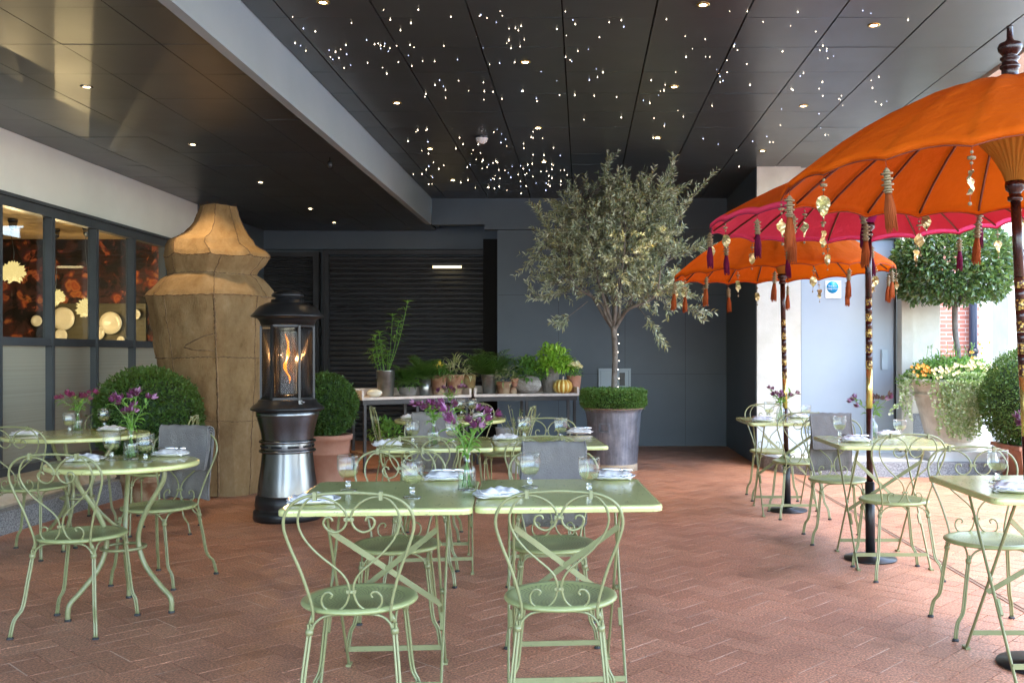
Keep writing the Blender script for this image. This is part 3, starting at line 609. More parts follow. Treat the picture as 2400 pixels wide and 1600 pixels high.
# fibre stars
rn = random.Random(11); star0 = MB(); star0.lathe([(0, -.016), (.006, -.012), (.0075, -.007), (.004, -.002), (.0015, 0)], 8); so = star0.build('star_light', 'star')
tag(so, 'tiny glowing star light set in the dark ceiling', 'star light', 'star lights scattered over the ceiling')
starc = MB(); starc.lathe([(0, -.016), (.006, -.012), (.0075, -.007), (.004, -.002), (.0015, 0)], 8); sc2 = starc.build('star_light', 'starb')
tag(sc2, 'tiny glowing star light set in the dark ceiling', 'star light', 'star lights scattered over the ceiling')
zones = [(660, 900, 20, 200, 26), (900, 1350, 20, 250, 72), (1350, 1760, 20, 300, 50), (1760, 2150, 20, 380, 44), (950, 1330, 300, 455, 84), (1130, 1300, 380, 440, 22), (1640, 1880, 260, 400, 20), (840, 1000, 170, 330, 14)]
spots = []
for (u0, u1, v0, v1, n) in zones:
    cl = [(rn.uniform(u0, u1), rn.uniform(v0, v1)) for _ in range(max(3, n // 5))]
    for k in range(n):
        if rn.random() < .45:
            c = rn.choice(cl); u, v = c[0] + rn.gauss(0, 16), c[1] + rn.gauss(0, 10)
        else: u, v = rn.uniform(u0, u1), rn.uniform(v0, v1)
        v = min(max(v, 8), 456); y = F * (HC - H) / (CV - v); x = (u - CU) * y / F
        if -2.14 < x < 3.2 and (x < 2.0 or y < 11.4): spots.append((x, y))
spots = spots[:299]
for i, (x, y) in enumerate(spots):
    cool = rn.random() < .22; s = rn.uniform(.16, .40) * (.6 + y / 18)
    if i == 0: o = so
    elif i == 1: o = sc2
    else: o = (sc2 if cool else so).copy(); COL.objects.link(o)
    o.location = (x, y, HC - .001); o.scale = (s, s, s)
#OBJECTS#
M['tanfoot'] = mottled('tan_stained_foot', (.30, .22, .14), (.42, .34, .24), .8, 8, .1)
M['palewicker'] = mottled('pale_wicker', (.30, .26, .22), (.50, .46, .42), .8, 20)
# ================================================================== FURNITURE
TZ = .775
# ---- bistro chair (sitter faces +y; back at -y)
def yb(z): return -.178 - (z - .44) * .195
def make_chair():
    t = thing('bistro_chair', 'x', 'chair', (0, 0, 0), 0, 'green scrolled metal bistro chairs')
    b = MB(); b.lathe([(0, .446), (.16, .4465), (.172, .451), (.196, .453), (.207, .448), (.209, .440), (.203, .434), (.19, .436)], 56, cap=False)
    b.lathe([(.19, .436), (0, .438)], 56, cap=False); b.build('seat', 'seat', t)
    # outer hoop
    o = [(-.135, .405), (-.133, .45), (-.148, .52), (-.172, .60), (-.198, .67), (-.218, .74), (-.213, .79), (-.188, .827), (-.15, .849), (-.11, .858), (-.05, .863), (0, .865)]
    o = o + [(-x, z) for x, z in o[:-1][::-1]]
    b = MB(); b.tube(crom([(x, yb(z), z) for x, z in o], 5), .0056, 8); b.build('back_hoop', 'green', t)
    L = [(-.072, .492), (-.066, .502), (-.076, .512), (-.092, .508), (-.103, .487), (-.098, .462), (-.075, .446), (-.045, .448), (-.02, .470), (-.007, .514), (-.013, .55), (-.034, .583), (-.075, .62), (-.118, .66),
         (-.155, .71), (-.171, .76), (-.162, .805), (-.138, .838), (-.11, .849), (-.075, .846), (-.038, .828), (-.014, .80), (-.007, .772), (-.018, .742), (-.045, .726), (-.072, .735), (-.086, .757), (-.078, .776), (-.062, .778), (-.055, .766)]
    for s in (1, -1):
        b = MB(); b.tube(crom([(x * s, yb(z) + .004, z) for x, z in L], 5), .0043, 7)
        b.build('back_scroll', 'green', t)
    for (x, z) in ((-.11, .854), (.11, .854), (0, .772), (0, .514)):
        b = MB()
        if abs(x) > .01: b.box((x, yb(z), z), (.012, .022, .030))
        else: b.box((x, yb(z) + .004, z), (.032, .016, .012)); b.ball((0, yb(z) - .003, z), .008, 0, 8)
        b.build('clip', 'green', t)
    # apron rails under the seat between legs
    C = [(-.146, -.172), (.146, -.172), (.146, .150), (-.146, .150)]; Ft = [(-.20, -.262), (.20, -.262), (.205, .150), (-.205, .150)]
    b = MB()
    for i in range(4):
        (x0, y0), (x1, y1) = C[i], C[(i + 1) % 4]; d = Vector((x1 - x0, y1 - y0, 0)); n = d.length; d.normalize()
        p0, p1 = Vector((x0, y0, .375)), Vector((x1, y1, .375)); q0 = p0 + d * .008; q1 = p1 - d * .008
        b.tube(crom([q0, q0 + d * .012 + Vector((0, 0, .028)), q0 + d * .05 + Vector((0, 0, .052)), (q0 + q1) / 2 + Vector((0, 0, .056)), q1 - d * .05 + Vector((0, 0, .052)), q1 - d * .012 + Vector((0, 0, .028)), q1], 5), .005, 6)
    b.build('seat_frame', 'green', t)
    for (x, y), (fx, fy) in zip(C, Ft):
        sx = 1 if x > 0 else -1; sy = 1 if y > 0 else -1; b = MB(); kx, ky = x + (fx - x) * .45, y + (fy - y) * .45
        if sy > 0: ky = y + .004
        for off in (-.0052, .0052):
            pts = [(x + off, y, .40), (x + off, y, .372), (x + (kx - x) * .5 + off, y + (ky - y) * .5, .25), (kx + off, ky, .135), (x + (fx - x) * .82 + off, y + (fy - y) * .82, .085), (fx + off, fy, .010)]
            b.tube(crom(pts, 4), .0049, 7)
        if sy < 0: b.tube([(x + .0, y, .40), (x * .93, y, .43)], .006, 6)
        b.lathe([(.013, -.010), (.0145, 0), (.013, .010)], 10, (x, y, .372)); lg = b.build('leg', 'green', t)
        f = MB(); f.lathe([(.015, 0), (.016, .006), (.012, .011)], 12, (fx, fy, 0)); f.build('foot_pad', 'foot', lg)
    return t
chair0 = make_chair(); used = [False]
CH = {}
def chair(key, x, y, deg, label, group='green scrolled metal bistro chairs'):
    rz = R(deg)
    if not used[0]: used[0] = True; o = chair0; o.location = (x, y, 0); o.rotation_euler = (0, 0, rz); o['label'] = label
    else: o = dup(chair0, (x, y, 0), rz, label)
    CH[key] = (x, y, rz)
chair('A', -.81, 3.50, 4, 'nearest green chair at left, its back to the camera, front left table')
chair('B', -.08, 3.54, 0, 'nearest green chair at right, its back to the camera, front right table')
chair('C', -.868, 4.49, 187, 'green chair facing the camera behind the front left table, no blanket')
chair('D', -.139, 4.50, 181, 'green chair under the large grey blanket behind the front right table')
chair('E', -.955, 5.72, 6, 'green chair with its back to the camera at the left table of the second pair')
chair('F', -.235, 5.76, 2, 'green chair with its back to the camera at the right table of the second pair')
chair('G', -1.09, 6.93, 184, 'green chair under a grey blanket behind the left table of the second pair')
chair('J', -.247, 6.80, 183, 'green chair facing the camera behind the right table of the second pair')
chair('I', -1.62, 8.60, -70, 'green chair seen side on at the left of the far round table')
chair('K', -.70, 8.62, 84, 'green chair seen side on at the right of the far round table')
chair('H', -1.09, 9.05, 176, 'farthest green chair behind the far round table near the potting benches')
chair('L', -2.476, 4.75, 0, 'green chair with its back to the camera at the near round table on the left')
chair('M', -2.478, 5.62, 167, 'green chair under a grey blanket beside the near round table on the left')
chair('N', -3.20, 7.24, 102, 'green chair turned sideways between the boxwood ball and the blanket chair')
chair('O', -3.86, 7.66, 182, 'green chair behind the rear round table beside the windows')
chair('P', -3.69, 6.45, 0, 'green chair cut by the left edge of the photo at the rear round table')
chair('Q', 1.95, 4.60, 176, 'green chair facing the camera under the table at the right edge')
chair('R', 1.907, 5.88, 2, 'green chair with its back to the camera in front of the middle right table')
chair('S', 1.82, 6.84, 176, 'green chair under the bluish blanket behind the middle right table')
chair('T', 1.79, 8.00, 1, 'green chair with its back to the camera at the farthest right table')
chair('U', 1.752, 8.86, 178, 'green chair facing the camera behind the farthest right table by the dark wall')

# ---- folding square bistro table
def make_square(w, d, hole):
    t = thing('bistro_table', 'x', 'table', (0, 0, 0), 0, 'square green folding bistro tables'); b = MB(); r = .045; n = 7; out = []
    for cx, cyy, a0 in ((w / 2 - r, d / 2 - r, 0), (-w / 2 + r, d / 2 - r, 90), (-w / 2 + r, -d / 2 + r, 180), (w / 2 - r, -d / 2 + r, 270)):
        for k in range(n): a = R(a0 + 90 * k / (n - 1)); out.append((cx + r * math.cos(a), cyy + r * math.sin(a), a))
    m = len(out); rings = []
    for ins, z in ((.014, TZ), (.006, TZ - .0012), (.001, TZ - .005), (0, TZ - .012), (.0005, TZ - .024), (.004, TZ - .026), (.012, TZ - .022)):
        rings.append([(x - ins * math.cos(a), y - ins * math.sin(a), z) for x, y, a in out])
    vs = [p for rg in rings for p in rg]; fs = []
    for i in range(len(rings) - 1):
        for k in range(m): fs.append((i * m + k, (i + 1) * m + k, (i + 1) * m + (k + 1) % m, i * m + (k + 1) % m))
    fs.append(tuple(range(m))); b.add(vs, fs, 0, False); b.add([(x, y, TZ - .021) for x, y, z in rings[-1]], [tuple(range(m - 1, -1, -1))])
    b.build('tabletop', 'top', t)
    hx = .225
    for s in (-1, 1):
        f1 = MB(); f1.tube([(s * hx, .22, TZ - .03), (s * hx, .215, TZ - .04), (s * hx, -.275, .012), (s * hx, -.285, .006)], .0085, 6, flat=.7); l1 = f1.build('leg', 'green', t)
        q = MB(); q.box((s * hx, -.283, .006), (.02, .05, .010)); q.build('foot', 'green', l1)
        f2 = MB(); xx = s * (hx - .02); f2.tube([(xx, -.22, TZ - .03), (xx, -.215, TZ - .04), (xx, .275, .012), (xx, .285, .006)], .0085, 6, flat=.7); l2 = f2.build('leg', 'green', t)
        q = MB(); q.box((xx, .283, .006), (.02, .05, .010)); q.build('foot', 'green', l2)
        q = MB(); q.box((s * hx, 0, TZ - .034), (.014, .50, .018)); q.build('top_rail', 'green', t)
        q = MB(); q.box((s * (hx - .008), -.095, .285), (.012, .016, .07), rot=Euler((R(-34), 0, 0)).to_matrix()); q.build('hinge_plate', 'green', t); q = MB(); q.ball((s * (hx - .01), 0, .38), .013, 0, 8); q.build('pivot_bolt', 'green', t)
    for yy, zz, hh in ((-.235, .085, hx), (.235, .085, hx - .02)):
        q = MB(); q.box((0, yy, zz), (hh * 2, .005, .022)); q.build('stretcher', 'green', t)
    # cross braces lie between the rear pair of legs
    a0 = Vector((-hx + .02, -.17, .70)); a1 = Vector((hx - .02, .05, .34))
    for s in (-1, 1):
        p0 = Vector((s * -(hx - .02), -.17 + .004 * s, .66)); p1 = Vector((s * (hx - .02), .06 + .004 * s, .31)); dd = p1 - p0; c = (p0 + p1) / 2
        rot = dd.to_track_quat('X', 'Z').to_matrix(); q = MB(); q.box(c, (dd.length, .004, .022), rot=rot); q.build('cross_brace', 'green', t)
    return t
sqA = make_square(.70, .78, False)
TB = {}
def table(key, root, first, x, y, deg, label):
    if first: root.location = (x, y, 0); root.rotation_euler = (0, 0, R(deg)); root['label'] = label
    else: dup(root, (x, y, 0), R(deg), label)
    TB[key] = (x, y)
table('T1', sqA, True, -.775, 3.845, 4, 'front left square green table, nearest with its twin on the right')
table('T2', sqA, False, -.074, 3.915, 4, 'front right square green table carrying two glasses and two plates')
table('T3', sqA, False, -.925, 6.08, 7, 'left square table of the second pair, behind the front tables')
table('T4', sqA, False, -.230, 6.20, 7, 'right square table of the second pair, behind the front tables')
sqB = make_square(.71, .74, True)
table('T8', sqB, True, 1.945, 4.07, 0, 'square green table cut by the right edge of the photo')
table('T9', sqB, False, 1.93, 6.22, 0, 'middle square table on the right pierced by the pink parasol pole')
table('T10', sqB, False, 1.715, 8.18, 0, 'farthest square table on the right near the dark wall')
# ---- round tables with bowed tube legs
def make_round(r, x, y, rz, label):
    t = thing('round_table', label, 'table', (x, y, 0), rz, 'round green bistro tables')
    b = MB(); b.lathe([(0, TZ - .020), (r - .015, TZ - .022), (r - .003, TZ - .027), (r, TZ - .020), (r, TZ - .006), (r - .005, TZ - .001), (r - .016, TZ), (0, TZ)], 72, cap=False); b.build('tabletop', 'top', t)
    for k in range(3):
        a = R(90 + 120 * k); c, s = math.cos(a), math.sin(a)
        pr = [(.23, TZ - .03), (.225, TZ - .10), (.13, .52), (.085, .38), (.12, .25), (.21, .14), (.262, .09), (.275, .05), (.275, .012)]
        b = MB(); b.tube(crom([(q * c, q * s, z) for q, z in pr], 6), .0125, 10); lg = b.build('leg', 'green', t)
        f = MB(); f.lathe([(.016, 0), (.016, .012)], 12, (.275 * c, .275 * s, 0)); f.build('foot_pad', 'foot', lg)
    b = MB(); b.tube([(.105 * math.cos(2 * PI * i / 40), .105 * math.sin(2 * PI * i / 40), .33) for i in range(40)], .0085, 8, closed=True); b.build('ring', 'green', t)
    b = MB(); b.tube([(.23 * math.cos(2 * PI * i / 40), .23 * math.sin(2 * PI * i / 40), TZ - .034) for i in range(40)], .008, 6, closed=True); b.build('top_ring', 'green', t)
    return t
make_round(.37, -2.39, 5.0, R(20), 'near round green table on the left with two glasses and a vase')
make_round(.468, -3.55, 6.75, R(70), 'rear round green table beside the windows')
make_round(.478, -1.144, 8.33, R(10), 'far round green table in front of the potting benches')

# ================================================================== TABLEWARE
def make_glass(kind):
    t = thing('drinking_glass', 'x', 'glass', (0, 0, 0), 0, 'stemmed glasses on the tables')
    if kind == 'goblet':
        out = [(.0, .0), (.034, .0), (.035, .003), (.026, .007), (.010, .012), (.008, .020), (.012, .026), (.008, .032), (.010, .040), (.016, .046), (.028, .056), (.038, .070), (.043, .090), (.0445, .115), (.0435, .143)]
        inn = [(.0415, .143), (.0425, .115), (.041, .090), (.036, .072), (.026, .058), (.0, .052)]
        liq = [(.0, .054), (.0255, .0595), (.0355, .073), (.0385, .083), (0, .083)]
    else:
        out = [(.0, .0), (.036, .0), (.037, .003), (.024, .008), (.009, .014), (.011, .024), (.022, .034), (.036, .048), (.044, .066), (.046, .088), (.046, .105)]
        inn = [(.044, .105), (.044, .088), (.042, .068), (.034, .051), (.020, .039), (0, .037)]
        liq = [(0, .0385), (.0195, .041), (.0335, .053), (.040, .065), (0, .065)]
    b = MB(); b.lathe(out, 28, cap=False); b.lathe([out[-1]] + inn, 28, cap=False); b.build('bowl', 'glass', t)
    b = MB(); b.lathe(liq, 24, cap=False); b.build('drink', 'wine', t)
    b = MB(); b.tube([(.0432 * math.cos(2 * PI * i / 32) * (1 if kind == 'goblet' else 1.04), .0432 * math.sin(2 * PI * i / 32) * (1 if kind == 'goblet' else 1.04), .143 if kind == 'goblet' else .105) for i in range(32)], .0012, 5, closed=True)
    b.build('rim', 'solidglass', t); b = MB(); b.tube([(.0345 * math.cos(2 * PI * i / 32), .0345 * math.sin(2 * PI * i / 32), .002) for i in range(32)], .0016, 5, closed=True); b.build('foot', 'solidglass', t); b = MB()
    b.lathe([(.010, .012), (.008, .020), (.012, .026), (.008, .032), (.010, .040)], 16, cap=False); b.build('stem', 'solidglass', t)
    return t
gob = make_glass('goblet'); tum = make_glass('bowl'); gfirst = {gob: True, tum: True}
def glass(root, u, v, label):
    p = P(u, v, TZ); p.z = TZ + .0005
    if gfirst[root]: gfirst[root] = False; root.location = p; root['label'] = label
    else: dup(root, p, random.Random(label).uniform(0, 6), label)
for a in [(816, 1150, 'stemmed glass at the back left of the front left table'), (966, 1166, 'stemmed glass near the middle of the front left table'),
          (1242, 1142, 'stemmed glass at the back left of the front right table'), (1381, 1156, 'stemmed glass beside the rear plate of the front right table'),
          (967, 1040, 'stemmed glass on the second row left table, left of its vase'), (1060, 1042, 'stemmed glass on the second row left table, right of its vase'),
          (1229, 1029, 'stemmed glass near the middle of the second row right table'), (1315, 1032, 'stemmed glass beside the plate at the right end of the second row'),
          (1032, 974, 'stemmed glass by the vase on the far round table'), (1081, 972, 'left one of two close glasses on the far round table'), (1108, 970, 'right one of two close glasses on the far round table'),
          (262, 1077, 'stemmed glass left of the vase on the near round table'), (341, 1082, 'stemmed glass right of the vase on the near round table'),
          (163, 1014, 'stemmed glass beside the vase on the rear round table'), (244, 1002, 'stemmed glass behind the plate on the rear round table'),
          (1968, 1025, 'stemmed glass left of the vase on the middle right table'), (1803, 981, 'stemmed glass left of the vase on the farthest right table'),
          (2338, 1131, 'tall stemmed glass on the table at the right edge')]: glass(gob, *a)
for a in [(2109, 1020, 'wide low glass right of the vase on the middle right table'), (1889, 978, 'wide low glass right of the pole on the farthest right table')]: glass(tum, *a)
# plates with folded napkins and cutlery
def make_plate(seed):
    rn = random.Random(seed); t = thing('side_plate', 'x', 'plate', (0, 0, 0), 0, 'plates laid on the tables')
    b = MB(); b.lathe([(0, .002), (.058, .002), (.066, .007), (.098, .015), (.100, .0165), (.098, .018), (.066, .0105), (.056, .0055), (0, .0055)], 40, cap=False); b.build('plate', 'china', t)
    b = MB(); nx, ny = 12, 9; W, D = .17, .095
    for lay in range(4):
        z0 = .012 + lay * .0055; off = (rn.random() - .5) * .012; sh = 1 - lay * .05; vs = []
        ang = (rn.random() - .5) * .12
        for j in range(ny + 1):
            for i in range(nx + 1):
                u, v = i / nx - .5, j / ny - .5; e = max(abs(u), abs(v)) * 2
                z = z0 + .006 * math.sin(u * 9 + lay + seed) * math.sin(v * 7 + lay) + .003 * math.sin(u * 23 + seed) - .006 * max(0, e - .75) * 4 * (.6 if lay < 3 else 1) + (.010 if lay == 3 else 0) * (1 - e)
                x, y = u * W * sh + off, v * D * sh; vs.append((x * math.cos(ang) - y * math.sin(ang), x * math.sin(ang) + y * math.cos(ang), max(z, .008)))
        k = nx + 1; b.add(vs, [(j * k + i, j * k + i + 1, (j + 1) * k + i + 1, (j + 1) * k + i) for j in range(ny) for i in range(nx)], 0, True)
        # folded edge
        b.tube([(Vector(vs[i]) + Vector((0, 0, -.002))) for i in range(0, nx + 1)], .0032, 6); b.tube([(Vector(vs[j * k]) + Vector((0, 0, -.002))) for j in range(0, ny + 1)], .0032, 6)
    b.build('napkin', 'napkin', t)
    return t
def add_cutlery(t):
    for s in (0, 1):
        b = MB(); y0 = -.018 + s * .024
        b.tube([(-.085, y0, .040), (-.03, y0 + .004, .044), (.03, y0, .043)], [.0028, .0022, .0030], 6, flat=.5)
        if s: b.tube([(.03, y0, .043), (.05, y0, .042), (.085, y0, .040)], [.003, .008, .004], 6, flat=.25)
        else:
            b.tube([(.03, y0, .043), (.048, y0, .042)], [.003, .009], 6, flat=.3)
            for q in (-.006, -.002, .002, .006): b.tube([(.047, y0 + q, .042), (.085, y0 + q, .041)], .0012, 4)
        b.build('knife' if s else 'fork', 'silver', t)
plA = make_plate(1); plB = make_plate(5); add_cutlery(plB); pfirst = {plA: True, plB: True}
def plate(root, u, v, deg, label):
    p = P(u, v, TZ); p.z = TZ + .0005
    if pfirst[root]: pfirst[root] = False; root.location = p; root.rotation_euler = (0, 0, R(deg)); root['label'] = label
    else: dup(root, p, R(deg), label)
for a in [(plA, 735, 1178, 8, 'plate with a white napkin at the near left corner of the front left table'), (plB, 1042, 1124, 5, 'plate with napkin and cutlery at the back of the front left table'),
          (plA, 1168, 1164, 20, 'plate with a plain folded napkin at the near left of the front right table'), (plB, 1437, 1122, -12, 'plate with napkin and cutlery at the back right of the front right table'),
          (plA, 908, 1044, 15, 'napkin plate at the left end of the second row'), (plB, 1358, 1016, -10, 'plate with napkin and cutlery at the right end of the second row'), (plA, 1186, 1030, 4, 'napkin plate near the middle of the second row'),
          (plA, 965, 980, 6, 'napkin plate at the left of the far round table'), (plB, 1128, 979, 8, 'napkin plate at the right of the far round table'),
          (plA, 200, 1080, 8, 'napkin plate at the left of the near round table'), (plB, 400, 1068, -6, 'plate with napkin and cutlery at the right of the near round table'),
          (plA, 62, 1020, 12, 'napkin plate at the left of the rear round table'), (plA, 262, 1009, -8, 'napkin plate at the right of the rear round table'),
          (plB, 2004, 1035, -15, 'plate with napkin and cutlery on the near side of the middle right table'), (plA, 2080, 1021, 5, 'napkin plate behind the vase on the middle right table'),
          (plB, 1787, 987, -10, 'napkin plate at the left of the farthest right table'), (plB, 1868, 979, 20, 'napkin plate right of the pole on the farthest right table'),
          (plB, 2380, 1152, -20, 'plate with napkin on the table at the right edge')]: plate(*a)
# vases with alstroemeria
def vase(u, v, seed, label, flowers='purple', spread=.13, h=.30, nfl=5):
    rn = random.Random(seed); p = P(u, v, TZ); t = thing('flower_vase', label, 'vase', (p.x, p.y, TZ + .0005), 0, 'bottle vases of cut flowers')
    b = MB(); out = [(0, 0), (.034, 0), (.037, .004), (.037, .075), (.035, .090), (.022, .108), (.015, .118), (.0145, .145), (.018, .150)]
    b.lathe(out, 28, cap=False); b.lathe([(.016, .150), (.0125, .145), (.013, .118), (.020, .107), (.0325, .089), (.0345, .075), (.0345, .008), (0, .008)], 28, cap=False); b.build('bottle', 'glass', t)
    b = MB(); b.tube([(.0165 * math.cos(2 * PI * i / 24), .0165 * math.sin(2 * PI * i / 24), .149) for i in range(24)], .0022, 6, closed=True); b.lathe([(0, .001), (.034, .001), (.034, .007), (0, .007)], 24, cap=False); b.build('thick_rim', 'solidglass', t)
    b = MB(); b.lathe([(0, .0085), (.0335, .0085), (.0335, .062), (0, .062)], 24, cap=False); b.build('water', 'water', t)
    st = MB(); lf = MB(); pt = MB()
    for k in range(nfl):
        pt = MB(); a = 2 * PI * k / nfl + rn.random(); q = spread * rn.uniform(.45, 1.0); hh = h * rn.uniform(.72, 1.0)
        e = Vector((q * math.cos(a), q * math.sin(a) * .8, hh)); pts = crom([(-.02 * math.cos(a), -.02 * math.sin(a), .012), (0, 0, .12), (e.x * .35, e.y * .35, .12 + (hh - .12) * .55), e], 5); st.tube(pts, .0022, 5)
        for _ in range(7):
            i = rn.randrange(6, len(pts)); d = Vector((rn.gauss(0, 1), rn.gauss(0, 1), rn.uniform(-.2, .8))); lf.leaf(pts[i], d, Vector((0, 0, 1)), rn.uniform(.045, .085), rn.uniform(.012, .02), 0, .3)
        for fl in range(rn.choice((2, 3, 3, 4))):
            c = e + Vector((rn.gauss(0, .018), rn.gauss(0, .018), rn.uniform(-.005, .03))); ax = (Vector((math.cos(a), math.sin(a), .9)) + Vector((rn.gauss(0, .45), rn.gauss(0, .45), rn.gauss(0, .3)))).normalized()
            st.tube([e, c], .0013, 4); o1 = ax.orthogonal().normalized(); o2 = ax.cross(o1)
            for m_ in range(6):
                an = PI / 3 * m_; dd = (ax * rn.uniform(.8, 1.15) + (o1 * math.cos(an) + o2 * math.sin(an)) * rn.uniform(.55, .8)).normalized()
                pt.leaf(c, dd, ax, rn.uniform(.034, .044), .017, 0, -.25)
        pt.build('blooms', flowers, t)
    st.build('stem', 'stem', t); lf.build('foliage', 'aleaf', t); return t
vase(1094, 1148, 3, 'bottle vase with large purple flowers between the two front tables', 'purple', .135, .335, 7)
vase(1016, 1044, 8, 'bottle vase with magenta flowers on the second row of tables', 'purple', .11, .30, 6)
vase(1057, 976, 12, 'tall thin vase with few magenta flowers on the far round table', 'purple', .13, .28, 4)
vase(307, 1076, 21, 'bottle vase with pink and purple flowers on the near round table', 'purple', .10, .33, 6)
vase(182, 1012, 5, 'bottle vase with dark plum flowers on the rear round table', 'plum', .12, .28, 6)
vase(2044, 1026, 14, 'bottle vase with violet flowers on the middle right table', 'purple', .12, .28, 5)
vase(1830, 984, 16, 'bottle vase with pink flowers on the farthest right table', 'purple', .12, .25, 6)
vase(2432, 1118, 33, 'flower vase half outside the right edge, one magenta bloom showing', 'purple', .13, .27, 8)
# blankets folded over chair backs
def blanket(key, label, wd=.31, drop=.39, seed=0, front=.20, dx=0):
    x, y, rz = CH[key]; rn = random.Random(seed); t = thing('blanket', label, 'blanket', (x, y, 0), rz, 'folded wool blankets over chair backs')
    for lay in range(3):
        off = .007 + lay * .008; top = .872 + lay * .008; dr = drop - .012 * (2 - lay); fr = front + .01 * lay; path = []
        for i in range(9): z = top - .03 - fr + (fr) * i / 8; path.append((yb(min(z, .86)) + off + .004, z))
        for a in range(1, 7): an = PI * a / 7; path.append((yb(.86) + (off + .004) * math.cos(an), top - .03 + (off + .022) * math.sin(an)))
        for i in range(13): z = top - .03 - dr * i / 12; path.append((yb(max(min(z, .86), .5)) - off - .004 - .02 * (i / 12) ** 2, z))
        nx = 14; b = MB(); vs = []; wl = wd * (1 - .012 * lay)
        for j, (yy, zz) in enumerate(path):
            for i in range(nx + 1):
                u = i / nx - .5; wob = .013 * math.sin(u * 13 + seed + lay * .4 + j * .06) * (j / len(path)) ** 1.5 + .005 * math.sin(u * 29 + j * .35 + seed); sag = .006 * math.cos(u * PI) * 0
                vs.append((dx + u * wl + .006 * math.sin(j * .4 + seed + lay * .3), yy - abs(wob) * (1 if j > 12 else -1), zz + wob * .5 - (.006 * abs(u) if j > 8 else 0)))
        k = nx + 1; m_ = len(path); b.add(vs, [(j * k + i, j * k + i + 1, (j + 1) * k + i + 1, (j + 1) * k + i) for j in range(m_ - 1) for i in range(nx)], 0, True)
        # rolled sides and hems give the cloth its thickness
        for i in (0, nx): b.tube([vs[j * k + i] for j in range(m_)], .0036, 6)
        for j in (0, m_ - 1): b.tube([vs[j * k + i] for i in range(k)], .0036, 6)
        b.build('fold', 'blanket', t)
blanket('D', 'large grey blanket over the chair behind the front right table', .315, .37, 1)
blanket('G', 'grey blanket behind the left table of the second pair', .33, .40, 2)
blanket('M', 'grey blanket over the chair beside the near round table on the left', .34, .40, 3)
blanket('S', 'bluish grey blanket in daylight over the chair behind the middle right table', .30, .38, 4)

